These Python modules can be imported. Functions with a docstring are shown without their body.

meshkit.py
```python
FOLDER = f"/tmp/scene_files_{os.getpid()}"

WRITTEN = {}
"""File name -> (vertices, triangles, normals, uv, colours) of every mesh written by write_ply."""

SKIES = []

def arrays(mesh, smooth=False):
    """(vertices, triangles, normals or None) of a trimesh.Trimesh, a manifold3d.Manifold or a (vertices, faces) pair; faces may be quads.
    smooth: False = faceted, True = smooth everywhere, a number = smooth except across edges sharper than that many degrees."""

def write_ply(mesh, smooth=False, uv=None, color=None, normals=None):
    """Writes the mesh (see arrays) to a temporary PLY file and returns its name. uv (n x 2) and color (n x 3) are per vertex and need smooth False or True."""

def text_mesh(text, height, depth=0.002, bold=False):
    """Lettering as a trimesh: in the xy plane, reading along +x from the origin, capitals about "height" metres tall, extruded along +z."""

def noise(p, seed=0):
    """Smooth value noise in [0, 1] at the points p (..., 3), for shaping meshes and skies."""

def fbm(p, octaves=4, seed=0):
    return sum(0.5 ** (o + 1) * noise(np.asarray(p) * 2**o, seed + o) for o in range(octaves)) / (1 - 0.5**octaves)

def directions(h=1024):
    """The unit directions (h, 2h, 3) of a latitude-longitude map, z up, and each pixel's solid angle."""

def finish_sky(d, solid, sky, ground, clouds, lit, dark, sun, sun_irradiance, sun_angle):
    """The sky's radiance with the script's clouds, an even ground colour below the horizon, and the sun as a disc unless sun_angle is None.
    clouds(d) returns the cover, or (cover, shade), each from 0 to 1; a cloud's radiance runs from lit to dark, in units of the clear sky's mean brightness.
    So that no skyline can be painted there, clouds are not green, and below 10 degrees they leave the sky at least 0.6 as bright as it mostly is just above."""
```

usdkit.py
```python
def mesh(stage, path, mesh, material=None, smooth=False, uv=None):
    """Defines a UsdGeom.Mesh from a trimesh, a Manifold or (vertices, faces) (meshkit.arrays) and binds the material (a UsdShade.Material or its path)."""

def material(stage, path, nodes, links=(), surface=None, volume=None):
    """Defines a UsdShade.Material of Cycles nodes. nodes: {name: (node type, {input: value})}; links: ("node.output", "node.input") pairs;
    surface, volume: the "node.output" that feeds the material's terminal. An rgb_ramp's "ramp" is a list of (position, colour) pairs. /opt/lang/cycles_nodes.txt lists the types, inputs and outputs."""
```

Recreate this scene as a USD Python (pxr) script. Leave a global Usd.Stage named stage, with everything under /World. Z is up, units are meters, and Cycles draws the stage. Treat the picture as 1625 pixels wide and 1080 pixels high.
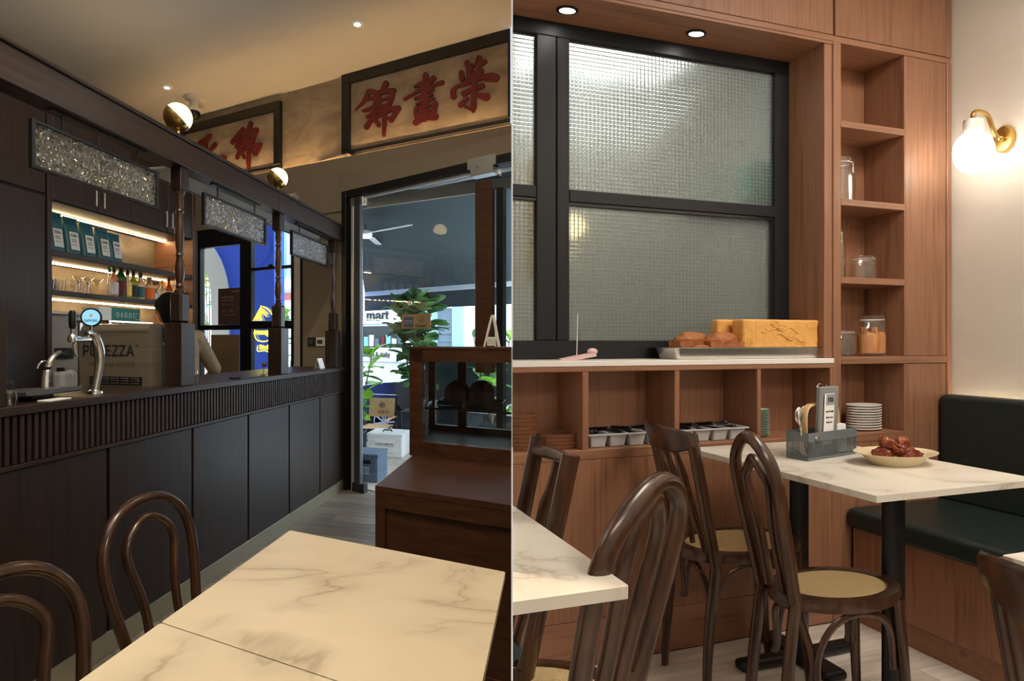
import math, numpy as np, trimesh, manifold3d as m3, usdkit, meshkit
from shapely.geometry import Polygon, Point, LineString, MultiPoint, box as sbox
from shapely.ops import unary_union
from pxr import Usd, UsdGeom, UsdLux, UsdShade, Gf, Sdf
stage = Usd.Stage.CreateInMemory()
UsdGeom.SetStageUpAxis(stage, 'Z'); UsdGeom.SetStageMetersPerUnit(stage, 1.0)
UsdGeom.Xform.Define(stage, '/World')
# ------------------------------------------------------------------ camera (level, shifted lens)
cam = UsdGeom.Camera.Define(stage, '/World/camera')
cam.AddTranslateOp().Set(Gf.Vec3d(0, 0, 1.39)); cam.AddRotateXOp().Set(90.0)
cam.CreateHorizontalApertureAttr(36.0); cam.CreateVerticalApertureAttr(23.93)
cam.CreateFocalLengthAttr(815 / 1625 * 36)
cam.CreateHorizontalApertureOffsetAttr(162.5 / 1625 * 36); cam.CreateVerticalApertureOffsetAttr(3 / 1625 * 36)
cam.CreateClippingRangeAttr((0.05, 500.0)); cam.CreateExposureAttr(0.4)
# ------------------------------------------------------------------ room frames: (origin x, y, z, turn about z in degrees)
class Frame:
    def __init__(s, x, y, z, deg): s.o = np.array([x, y, z], float); s.d = deg; a = math.radians(deg); s.R = np.array([[math.cos(a), -math.sin(a), 0], [math.sin(a), math.cos(a), 0], [0, 0, 1.0]])
    def W(s, p): return np.asarray(p, float) @ s.R.T + s.o
    def sub(s, x, y, z, deg): return Frame(*s.W((x, y, z)), s.d + deg)
FL = Frame(-.6358, 5.08, 0, -15.63)          # bar room: x away from the bar front, y towards the street
FR = Frame(.8556, 1.8111, .29, 14.42)        # dining room (floor one low step higher): x along the joinery wall, y into it
FS = FL.sub(0, .25, 0, -10.94)               # wall carrying the painted signs
FW = FL.sub(0, .05, 0, -10.94)               # window wall behind the bar
FD = FL.sub(.05, -.05, 0, -20.27)            # door wall
FC = FL.sub(1.196, -1.915, 0, -10.94)        # display case
# ------------------------------------------------------------------ sky, sun and lamps
def lightcol(l, inten, col):
    l.CreateIntensityAttr(inten); l.CreateColorAttr(Gf.Vec3f(*col)); l.CreateNormalizeAttr(False)
dome = UsdLux.DomeLight.Define(stage, '/World/sky'); dome.CreateIntensityAttr(1.25); dome.CreateColorAttr(Gf.Vec3f(.80, .90, 1.0))
sun = UsdLux.DistantLight.Define(stage, '/World/sun'); lightcol(sun, 2.6, (1, .95, .86)); sun.CreateAngleAttr(1.0)
sun.AddRotateZOp().Set(-70.0); sun.AddRotateXOp().Set(38.0)
def rect(name, F, p, w, h, inten, col, rx=0, ry=0):
    l = UsdLux.RectLight.Define(stage, '/World/' + name); l.CreateWidthAttr(w); l.CreateHeightAttr(h); lightcol(l, inten, col)
    l.AddTranslateOp().Set(Gf.Vec3d(*map(float, F.W(p)))); l.AddRotateZOp().Set(F.d); l.AddRotateYOp().Set(float(ry)); l.AddRotateXOp().Set(float(rx)); return l
def disk(name, F, p, r, inten, col, cone=None):
    l = UsdLux.DiskLight.Define(stage, '/World/' + name); l.CreateRadiusAttr(r); lightcol(l, inten, col)
    l.AddTranslateOp().Set(Gf.Vec3d(*map(float, F.W(p))))
    if cone: s = UsdLux.ShapingAPI.Apply(l.GetPrim()); s.CreateShapingConeAngleAttr(cone); s.CreateShapingConeSoftnessAttr(.5)
WARM, WHITE = (1, .74, .42), (1, .90, .78)
disk('table_lamp_light', FL, (1.40, -3.9, 4.12), .12, 290, (1, .76, .47), 24)  # unseen lamp over the marble tables, placed to light their tops
rect('rear_room_light', FL, (.6, -5.6, 4.1), 1.4, 1.2, 1.7, (1, .90, .76))  # fill light added behind the camera to lift the whole bar room
rect('rear_uplight', FL, (.5, -4.6, 3.15), 1.0, .6, 21., (1, .93, .82), rx=180)  # added fill without a fixture, brightens the bar room ceiling
rect('cabinet_top_cove', FL, (-1.55, -1.25, 3.0), .2, 1.3, 4.0, WARM, rx=180)  # out of view on the cabinet tops, placed to warm the ceiling above
disk('ceiling_spot_light', FL, (.60, -1.10, 4.13), .04, 10, WHITE, 55)  # out of view above the frame, lights the floor towards the door
rect('dining_ceiling_light', FR, (.85, -1.25, 2.72), .8, .8, 12.5, WHITE)  # unseen overhead source, placed to light the joinery and tables from the right
rect('dining_ceiling_light_near', FR, (.2, -3.0, 2.72), 1.4, .8, 9.0, WHITE)  # unseen overhead source behind the camera, lights the dining room from the front
rect('kitchen_light', FR, (.1, 1.05, 2.7), 1.8, .5, 2.6, (.95, 1, .95))  # unseen lamp behind the textured glass, placed to brighten the panes
# ------------------------------------------------------------------ materials
UsdGeom.Scope.Define(stage, '/World/Looks')
M = {}
def mat(name, c, rough=.5, metal=0., **kw):
    M[name] = usdkit.material(stage, '/World/Looks/' + name, {'p': ('principled_bsdf', dict(base_color=c, roughness=rough, metallic=metal, **kw))}, surface='p.BSDF')
def emit(name, c, s):
    M[name] = usdkit.material(stage, '/World/Looks/' + name, {'e': ('emission', dict(color=c, strength=s))}, surface='e.emission')
def tex(name, c1, c2, scale=(4, 4, 4), ns=1., rough=.5, detail=4., bump=0., bd=.002, lo=.35, hi=.65, metal=0., c3=None, dist=0., rand=0., **kw):
    """Noise between two colours in the object's own space; unequal scale gives grain."""
    ramp = [(lo, c1), (hi, c2)] if c3 is None else [(lo, c1), ((lo + hi) / 2, c2), (hi, c3)]
    n = {'t': ('texture_coordinate', {}), 'm': ('mapping', dict(scale=scale)), 'n': ('noise_texture', dict(scale=ns, detail=detail, roughness=.6, distortion=dist)),
         'r': ('rgb_ramp', {'ramp': ramp}), 'p': ('principled_bsdf', dict(roughness=rough, metallic=metal, **kw))}
    k = [('t.object', 'm.vector'), ('m.vector', 'n.vector'), ('n.fac', 'r.fac')]
    if rand:
        n['oi'] = ('object_info', {}); n['mr'] = ('map_range', dict(from_min=0., from_max=1., to_min=1 - rand, to_max=1 + rand)); n['h'] = ('hsv', dict(fac=1.))
        k += [('oi.random', 'mr.value'), ('mr.result', 'h.value'), ('r.color', 'h.color'), ('h.color', 'p.base_color')]
    else: k.append(('r.color', 'p.base_color'))
    if bump:
        n['b'] = ('bump', dict(strength=bump, distance=bd)); k += [('n.fac', 'b.height'), ('b.normal', 'p.normal')]
    M[name] = usdkit.material(stage, '/World/Looks/' + name, n, k, surface='p.BSDF')
def marble(name, base, vein, s=1.6):
    n = {'t': ('geometry', {}), 'm': ('mapping', dict(scale=(s, s * 1.7, s), rotation=(0, 0, .7))),
         'n': ('noise_texture', dict(scale=1.3, detail=5., roughness=.5, distortion=.9)), 'a': ('math', dict(math_type='subtract', value2=.5)), 'b': ('math', dict(math_type='absolute')),
         'r': ('rgb_ramp', {'ramp': [(0, vein), (.012, tuple(.45 * v + .55 * b for v, b in zip(vein, base))), (.05, tuple(.22 * v + .78 * b for v, b in zip(vein, base))), (.15, base)]}),
         'n2': ('noise_texture', dict(scale=2.2, detail=2.)), 'r2': ('rgb_ramp', {'ramp': [(.42, (0, 0, 0)), (.62, (1, 1, 1))]}), 'x': ('mix', dict(color2=base)), 'p': ('principled_bsdf', dict(roughness=.28))}
    k = [('t.position', 'm.vector'), ('m.vector', 'n.vector'), ('m.vector', 'n2.vector'), ('n.fac', 'a.value1'), ('a.value', 'b.value1'), ('b.value', 'r.fac'), ('n2.fac', 'r2.fac'), ('r2.color', 'x.fac'), ('r.color', 'x.color1'), ('x.color', 'p.base_color')]
    M[name] = usdkit.material(stage, '/World/Looks/' + name, n, k, surface='p.BSDF')
def pane(name, tint=(.96, .98, 1), lo=.04, gloss=0.):
    """Thin glass: clear face on, mirroring at a slant (the same seen from either side)."""
    M[name] = usdkit.material(stage, '/World/Looks/' + name, {'f': ('layer_weight', dict(blend=.5)), 'w': ('math', dict(math_type='power', value2=4.)), 'k': ('math', dict(math_type='multiply_add', value2=.75, value3=lo)), 't': ('transparent_bsdf', dict(color=tint)), 'g': ('glossy_bsdf', dict(color=(1, 1, 1), roughness=gloss)), 'x': ('mix_closure', {})},
        [('f.facing', 'w.value1'), ('w.value', 'k.value1'), ('k.value', 'x.fac'), ('t.BSDF', 'x.closure1'), ('g.BSDF', 'x.closure2')], surface='x.closure')
tex('bar_wood', (.016, .009, .006), (.032, .017, .011), (60, 60, 2.2), rough=.42, bump=.25, rand=.18)
tex('bar_wood_along', (.020, .0105, .007), (.040, .021, .0135), (60, 2.2, 60), rough=.40, bump=.25)
tex('cupboard_wood', (.022, .0115, .0075), (.036, .019, .0125), (50, 50, 2), rough=.5, rand=.12)
tex('case_wood', (.045, .017, .008), (.082, .032, .014), (2.5, 40, 40), rough=.38, bump=.15)
tex('walnut', (.205, .090, .047), (.330, .158, .088), (45, 45, 1.6), rough=.42, bump=.15, rand=.07, c3=(.250, .112, .060), lo=.3, hi=.7)
tex('walnut_along', (.205, .090, .047), (.330, .158, .088), (1.6, 45, 45), rough=.42, bump=.15, c3=(.250, .112, .060), lo=.3, hi=.7)
tex('bentwood', (.026, .010, .005), (.080, .031, .012), (40, 40, 4), rough=.3, bump=.12, coat_weight=.35, coat_roughness=.12)
tex('bar_bentwood', (.028, .012, .006), (.060, .025, .011), (40, 40, 4), rough=.26, coat_weight=.5, coat_roughness=.15)
tex('plank_grey', (.135, .118, .10), (.24, .215, .185), (2.2, 40, 4), rough=.42, bump=.2, rand=.22)
tex('plank_light', (.52, .45, .39), (.72, .64, .56), (2.2, 40, 4), rough=.40, bump=.15, rand=.15)
tex('plaster_sign', (.21, .165, .12), (.35, .285, .21), (3, 3, 5), rough=.85, detail=8., bump=.5, bd=.01, dist=.6)
mat('beige_wall', (.27, .225, .170), .8); mat('white_ceiling', (.60, .585, .555), .85); mat('white_wall', (.76, .73, .68), .8)
mat('white_panel', (.82, .82, .80), .5); mat('soffit_grey', (.50, .50, .49), .6)
tex('paint_wall', (.70, .645, .565), (.735, .68, .60), (6, 6, 6), rough=.8, bump=.08)
marble('marble_cream', (.78, .69, .53), (.46, .39, .28), 1.2); marble('marble_white', (.82, .77, .68), (.52, .45, .36), 2.0)
mat('quartz', (.86, .83, .79), .3); mat('table_edge', (.80, .77, .72), .4)
mat('black_metal', (.012, .013, .015), .38, .3); mat('black_paint', (.014, .014, .016), .45); mat('window_black', (.010, .011, .014), .55, specular_ior_level=.3)
mat('chrome', (.78, .78, .78), .12, 1.); mat('steel', (.76, .74, .70), .28, 1.); mat('brass', (.62, .42, .14), .28, 1.); mat('aluminium', (.75, .78, .82), .4, .6)
tex('brushed_steel', (.60, .53, .42), (.72, .65, .53), (1.5, 1.5, 60), rough=.24, metal=.82)
mat('skirting', (.36, .33, .24), .35, .55)
mat('lacquer_black', (.006, .006, .007), .3); mat('red_letter', (.10, .005, .004), .55)
mat('plastic_black', (.012, .012, .013), .4); mat('plastic_grey', (.33, .34, .35), .45); mat('tray_grey', (.55, .56, .57), .45); mat('plastic_white', (.80, .80, .80), .4); mat('dark_grey', (.05, .052, .058), .5)
mat('bag_teal', (.030, .125, .150), .45); mat('label_white', (.62, .62, .62), .7); mat('ink', (.02, .02, .022), .6); mat('ink_brown', (.10, .07, .05), .6)
mat('box_green', (.02, .20, .16), .6); mat('paper', (.85, .85, .84), .8); mat('kraft', (.33, .24, .13), .8); mat('canvas_tan', (.62, .40, .20), .85)
mat('menu_brown', (.10, .055, .045), .6); mat('menu_print', (.55, .48, .44), .7); mat('badge_blue', (.25, .60, .85), .4); mat('gold', (.95, .62, .12), .4)
mat('skin', (.42, .24, .16), .55, subsurface_weight=.1); mat('hair', (.007, .006, .006), .85, specular_ior_level=.2); tex('shirt', (.30, .215, .135), (.36, .265, .17), (30, 30, 30), rough=.85); mat('trousers', (.03, .03, .035), .8)
mat('clear_glass', (1, 1, 1), .0, transmission_weight=1., ior=1.45)
for n_, c_ in dict(green=(.03, .22, .06), pink=(.85, .42, .36), amber=(.55, .16, .03), dark=(.03, .02, .015), lime=(.30, .55, .03), clear=(.9, .92, .9), orange=(.9, .30, .05)).items():
    mat('bottle_' + n_, c_, .05, transmission_weight=.85, ior=1.4)
pane('pane'); pane('door_pane', (.93, .97, .99), .05); pane('case_pane', (.94, .97, .97), .03); pane('thin_glass', (.955, .96, .955), .065, .01)
emit('globe_glow', (1, .75, .34), 2.2); emit('led_warm', (1, .70, .36), 24.0); emit('led_cove', (1, .62, .28), 44.0); emit('spot_glow', (1, .93, .8), 14.); emit('downlight_glow', (1, .97, .92), 12.)
emit('sconce_glow', (1, .93, .80), 7.0); emit('neon', (1, .80, .02), 4.5); emit('fan_glow', (1, .95, .85), 6.); emit('badge_glow', (.30, .65, .95), .9); emit('led_bench', (1, .80, .52), 45.0)
def reeded(name, kind):
    """Moulded glass: clear cells, with ridges that scatter the light."""
    grid = kind == 'grid'
    n = {'t': ('texture_coordinate', {}), 'b': ('bump', dict(strength=1., distance=.0038 if grid else .010)), 'p': ('principled_bsdf', dict(base_color=(.90, .94, .92), roughness=.22 if grid else .12, transmission_weight=1., ior=1.35)),
         'l': ('translucent_bsdf', dict(color=(.90, .92, .91))), 'x': ('mix_closure', {})}
    if grid:
        n['s'] = ('separate_xyz', {}); k = [('t.object', 's.vector')]
        for a in 'xz':
            n['m' + a] = ('math', dict(math_type='multiply', value2=1 / (.0170 if a == 'x' else .0150))); n['f' + a] = ('math', dict(math_type='fraction'))
            n['c' + a] = ('math', dict(math_type='subtract', value2=.5)); n['q' + a] = ('math', dict(math_type='multiply')); k += [('s.' + a, 'm' + a + '.value1'), ('m' + a + '.value', 'f' + a + '.value1'), ('f' + a + '.value', 'c' + a + '.value1'), ('c' + a + '.value', 'q' + a + '.value1'), ('c' + a + '.value', 'q' + a + '.value2')]
        n['h'] = ('math', dict(math_type='add')); n['mx_'] = ('math', dict(math_type='maximum')); n['r'] = ('map_range', dict(from_min=.13, from_max=.24, to_min=.06, to_max=.30, clamp=True))
        k += [('qx.value', 'h.value1'), ('qz.value', 'h.value2'), ('h.value', 'b.height'), ('qx.value', 'mx_.value1'), ('qz.value', 'mx_.value2'), ('mx_.value', 'r.value'), ('r.result', 'x.fac')]
    else:
        n['v'] = ('voronoi_texture', dict(scale=44., feature='distance_to_edge')); n['r'] = ('map_range', dict(from_min=.02, from_max=.16, to_min=.62, to_max=.05, clamp=True)); k = [('t.object', 'v.vector'), ('v.distance', 'b.height'), ('v.distance', 'r.value'), ('r.result', 'x.fac')]
    M[name] = usdkit.material(stage, '/World/Looks/' + name, n, k + [('b.normal', 'p.normal'), ('p.BSDF', 'x.closure1'), ('b.normal', 'l.normal'), ('l.BSDF', 'x.closure2')], surface='x.closure')
reeded('grid_glass', 'grid'); reeded('hammered_glass', 'hammer')
def leafmat(name, c1, c2):
    M[name] = usdkit.material(stage, '/World/Looks/' + name, {'t': ('texture_coordinate', {}), 'n': ('noise_texture', dict(scale=25., detail=2.)), 'r': ('rgb_ramp', {'ramp': [(.35, c1), (.65, c2)]}), 'p': ('principled_bsdf', dict(roughness=.38)), 'l': ('translucent_bsdf', {}), 'x': ('mix_closure', dict(fac=.35))},
        [('t.object', 'n.vector'), ('n.fac', 'r.fac'), ('r.color', 'p.base_color'), ('r.color', 'l.color'), ('p.BSDF', 'x.closure1'), ('l.BSDF', 'x.closure2')], surface='x.closure')
leafmat('leaf_deep', (.08, .21, .07), (.15, .32, .11)); leafmat('leaf_mid', (.16, .36, .12), (.26, .48, .19)); leafmat('leaf_bright', (.28, .58, .05), (.40, .70, .10))
# cane seat: woven strips
M['cane'] = usdkit.material(stage, '/World/Looks/cane', {'t': ('texture_coordinate', {}), 'w': ('wave_texture', dict(scale=95., bands_direction='x')), 'v': ('wave_texture', dict(scale=95., bands_direction='y')), 'a': ('math', dict(math_type='multiply')),
    'r': ('rgb_ramp', {'ramp': [(0, (.74, .52, .23)), (.4, (1, .80, .45))]}), 'b': ('bump', dict(strength=.6, distance=.002)), 'p': ('principled_bsdf', dict(roughness=.5))},
    [('t.object', 'w.vector'), ('t.object', 'v.vector'), ('w.fac', 'a.value1'), ('v.fac', 'a.value2'), ('a.value', 'r.fac'), ('r.color', 'p.base_color'), ('a.value', 'b.height'), ('b.normal', 'p.normal')], surface='p.BSDF')
tex('leather_green', (.012, .021, .019), (.017, .028, .025), (90, 90, 90), rough=.36, bump=.2, bd=.001)
tex('bread_gold', (.72, .34, .075), (.82, .44, .12), (14, 14, 14), rough=.65, bump=.6, bd=.006, dist=1.5, c3=(.62, .26, .05), lo=.3, hi=.7)
tex('cake_brown', (.30, .085, .022), (.46, .17, .05), (25, 25, 25), rough=.6, bump=.5, bd=.004)
tex('cake_dark', (.030, .013, .008), (.055, .024, .013), (30, 30, 30), rough=.7, bump=.5, bd=.004)
tex('chicken', (.10, .016, .006), (.26, .045, .012), (60, 60, 60), rough=.2, bump=.8, bd=.003, c3=(.50, .20, .05), lo=.3, hi=.75)
mat('ceramic_cream', (.74, .62, .40), .3); mat('ceramic_white', (.80, .78, .74), .25); mat('celadon', (.36, .52, .44), .3); mat('pink', (.78, .52, .52), .4); mat('bamboo', (.66, .44, .20), .5); mat('wood_ring', (.17, .065, .025), .45)
mat('basket_grey', (.14, .165, .175), .45); mat('menu_grey', (.24, .245, .25), .5); mat('cushion_slate', (.045, .058, .066), .85)
mat('asphalt', (.10, .10, .105), .9); tex('tile_beige', (.42, .36, .30), (.52, .46, .39), (9, 9, 9), rough=.5, rand=.15); mat('awning', (.050, .066, .074), .8); mat('awning_edge', (.70, .76, .84), .4)
mat('blue_wall', (.045, .13, .80), .8); mat('arch_cream', (.74, .74, .66), .8); mat('shop_white', (.80, .84, .86), .8); mat('shop_blue', (.36, .58, .74), .7); mat('door_grey', (.20, .25, .30), .6); mat('roof_red', (.52, .16, .10), .8)
mat('car_paint', (.030, .036, .042), .25, .4, coat_weight=1.); mat('car_glass', (.02, .03, .035), .05); mat('tyre', (.010, .010, .010), .85); mat('planter', (.012, .020, .034), .3); mat('crate_blue', (.085, .125, .19), .6); mat('soil', (.03, .02, .015), .9); mat('trunk', (.16, .11, .07), .85)
tex('orange_fill', (.55, .14, .02), (.80, .36, .08), (50, 50, 12), rough=.4); mat('kitchen_wall', (.60, .60, .55), .6); mat('tile_joint', (.16, .15, .14), .9)
# ------------------------------------------------------------------ mesh helpers
from scipy.spatial import ConvexHull
def _topo():
    P = np.array([[(sx if k == 0 else sx * .8), (sy if k == 1 else sy * .8), (sz if k == 2 else sz * .8)] for sx in (-1, 1) for sy in (-1, 1) for sz in (-1, 1) for k in range(3)], float)
    h = trimesh.Trimesh(P, ConvexHull(P).simplices, process=False)
    f = []
    for t in h.faces:
        a, b, c = P[t]
        f.append(t if np.dot(np.cross(b - a, c - a), a + b + c) > 0 else t[::-1])
    return np.array(f)
CF = _topo()
CS = np.array([[sx, sy, sz] for sx in (-1, 1) for sy in (-1, 1) for sz in (-1, 1) for k in range(3)], float)
CI = np.array([[0 if k == j else 1 for j in range(3)] for _ in range(8) for k in range(3)], float)
BF = np.array([[0, 1, 3], [0, 3, 2], [4, 6, 7], [4, 7, 5], [0, 4, 5], [0, 5, 1], [2, 3, 7], [2, 7, 6], [0, 2, 6], [0, 6, 4], [1, 5, 7], [1, 7, 3]])
def box(x0, x1, y0, y1, z0, z1, c=.002):
    lo, hi = np.minimum((x0, y0, z0), (x1, y1, z1)).astype(float), np.maximum((x0, y0, z0), (x1, y1, z1)).astype(float)
    h, m = (hi - lo) / 2, (hi + lo) / 2
    c = min(c, .4 * h.min())
    if c <= 0: return np.array([[m[0] + a * h[0], m[1] + b * h[1], m[2] + d * h[2]] for a in (-1, 1) for b in (-1, 1) for d in (-1, 1)]), BF
    return m + CS * (h - CI * c), CF
def cat(ms):
    V, Fa, n = [], [], 0
    for m in ms:
        if hasattr(m, 'vertices'): m = (np.array(m.vertices), np.array(m.faces))
        V.append(m[0]); Fa.append(np.asarray(m[1]) + n); n += len(m[0])
    return np.vstack(V), np.vstack(Fa)
def mv(m, x=0, y=0, z=0, rz=0, rx=0, ry=0, s=(1, 1, 1)):
    v, f = (np.array(m.vertices), np.array(m.faces)) if hasattr(m, 'vertices') else m
    v = v * np.asarray(s, float)
    for a, i, j in ((rx, 1, 2), (ry, 2, 0), (rz, 0, 1)):
        if a:
            a = math.radians(a); v = v.copy(); p, q = v[:, i].copy(), v[:, j].copy(); v[:, i] = p * math.cos(a) - q * math.sin(a); v[:, j] = p * math.sin(a) + q * math.cos(a)
    return v + np.array([x, y, z], float), f
def smooth_path(P, n):
    from scipy.interpolate import CubicSpline
    P = np.asarray(P, float); d = np.r_[0, np.cumsum(np.linalg.norm(np.diff(P, axis=0), axis=1))]
    return CubicSpline(d / d[-1], P)(np.linspace(0, 1, n))
def tube(P, r, k=8, n=None, flat=None):
    P = np.asarray(P, float)
    if n: P = smooth_path(P, n)
    r = np.interp(np.linspace(0, 1, len(P)), np.linspace(0, 1, np.size(r)), np.atleast_1d(r))
    T = np.gradient(P, axis=0); T /= np.linalg.norm(T, axis=1, keepdims=True)
    N = np.cross(T[0], (0, 0, 1) if abs(T[0][2]) < .9 else (1, 0, 0)); V = []
    a = np.linspace(0, 2 * np.pi, k, endpoint=False)
    for i in range(len(P)):
        N = N - T[i] * (N @ T[i]); N /= np.linalg.norm(N); B = np.cross(T[i], N)
        V.append(P[i] + r[i] * (np.cos(a)[:, None] * N + np.sin(a)[:, None] * B * (flat or 1)))
    V = np.vstack(V + [P[:1], P[-1:]]); Fa = []
    for i in range(len(P) - 1):
        for j in range(k):
            q = (j + 1) % k; Fa += [(i * k + j, i * k + q, (i + 1) * k + q), (i * k + j, (i + 1) * k + q, (i + 1) * k + j)]
    e = len(P) * k
    for j in range(k): Fa += [(e, (j + 1) % k, j), (e + 1, e - k + j, e - k + (j + 1) % k)]
    return V, np.array(Fa)
def lathe(prof, n=20, s=(1, 1), at=(0, 0, 0), sm=0, ring=False):
    """Turned shape; a profile whose two ends are both off the axis and close together is closed to a ring."""
    prof = np.asarray(prof, float)
    if sm: prof = smooth_path(prof, sm)
    prof[:, 0] = np.maximum(prof[:, 0], 1e-4)
    a = np.linspace(0, 2 * np.pi, n, endpoint=False); k = len(prof)
    V = np.array([[r * np.cos(t) * s[0], r * np.sin(t) * s[1], z] for r, z in prof for t in a]); Fa = []
    for i in range(k - 1):
        for j in range(n):
            q = (j + 1) % n; Fa += [(i * n + j, i * n + q, (i + 1) * n + q), (i * n + j, (i + 1) * n + q, (i + 1) * n + j)]
    if ring:
        e = (k - 1) * n
        for j in range(n): q = (j + 1) % n; Fa += [(e + j, e + q, q), (e + j, q, j)]
    else:
        V = np.vstack([V, [[0, 0, prof[0, 1]], [0, 0, prof[-1, 1]]]])
        for j in range(n): q = (j + 1) % n; Fa += [(k * n, q, j), (k * n + 1, (k - 1) * n + j, (k - 1) * n + q)]
    return V + np.array(at, float), np.array(Fa)
def prism(poly, z0, z1, plane='xy'):
    """Extrudes a shapely polygon (or points); 'xz' puts it upright, thickness along y from z0 to z1."""
    if not hasattr(poly, 'geoms') and not hasattr(poly, 'exterior'): poly = Polygon(poly)
    m = cat([trimesh.creation.extrude_polygon(g, z1 - z0, engine='earcut') for g in getattr(poly, 'geoms', [poly])])
    v = m[0] + (0, 0, z0)
    if plane == 'xz': return np.c_[v[:, 0], v[:, 2], v[:, 1]], m[1][:, ::-1]
    if plane == 'yz': return np.c_[v[:, 2], v[:, 0], v[:, 1]], m[1]
    return v, m[1]
def text(s, h, d=.001, bold=False, w=None, center=True):
    """Lettering upright in the xz plane, read from -y; w fits it to a width."""
    m = meshkit.text_mesh(s, h, d, bold); v = np.array(m.vertices); f = np.array(m.faces)
    if w: v[:, 0] *= w / np.ptp(v[:, 0])
    if center: v[:, 0] -= (v[:, 0].max() + v[:, 0].min()) / 2
    return np.c_[v[:, 0], -v[:, 2], v[:, 1]], f
def blob(rx, ry, rz, sub=3, amp=.1, fr=3., seed=0, flatb=None):
    m = trimesh.creation.icosphere(sub); v = np.array(m.vertices)
    v = v * (1 + amp * (meshkit.fbm(v * fr + 7.3 * seed + 20, 3, seed) - .5) * 2)[:, None] * (rx, ry, rz)
    if flatb is not None: v[:, 2] = np.maximum(v[:, 2], flatb)
    return v, np.array(m.faces)
def rbox(x0, x1, y0, y1, z0, z1, r, seg=6):
    """Box with well rounded edges (hull of spheres)."""
    s = m3.Manifold.sphere(r, seg * 4); c = [s.translate((x, y, z)) for x in (x0 + r, x1 - r) for y in (y0 + r, y1 - r) for z in (z0 + r, z1 - r)]
    m = m3.Manifold.batch_hull(c).to_mesh(); return np.array(m.vert_properties[:, :3], float), np.array(m.tri_verts)
# ------------------------------------------------------------------ prim helpers
COUNT = {}
def numbered(path):
    k = COUNT.get(path, -1) + 1; COUNT[path] = k
    return path if k == 0 else f'{path}_{k:03d}'
def put(path, mesh, material, smooth=35):
    return usdkit.mesh(stage, path, mesh, M[material], smooth=smooth)
def tag(prim, **kw):
    for k, v in kw.items():
        if v: prim.SetCustomDataByKey(k, v)
TH = 0.7 / 815
DIV_L, DIV_R = math.atan((811.7 - 650) / 815), math.atan((813.3 - 650) / 815)   # faces of the partition panel
def clip(F, mesh, side):
    """Trims a mesh given in frame F against the partition panel: side 'L' keeps the bar room, 'R' the dining room."""
    th = DIV_L if side == 'L' else DIV_R
    nw = np.array([math.cos(th), -math.sin(th), 0]) * (-1 if side == 'L' else 1)
    nl = F.R.T @ nw; ol = F.R.T @ (np.array([0, 0, 0]) - F.o)
    d = (mesh[0] - ol) @ nl
    if d.min() > 0: return mesh
    if d.max() <= 0: return None
    t = trimesh.Trimesh(*mesh, process=True); out = []
    for c in t.split(only_watertight=False):
        dd = (c.vertices - ol) @ nl
        if dd.min() > 0: out.append(c); continue
        if dd.max() <= 0: continue
        try: c = trimesh.intersections.slice_mesh_plane(c, nl, ol + nl * .0004, cap=c.is_watertight, engine='earcut')
        except Exception: c = trimesh.intersections.slice_mesh_plane(c, nl, ol + nl * .0004, cap=False)
        if len(c.faces): out.append(c)
    return cat(out) if out else None
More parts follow.
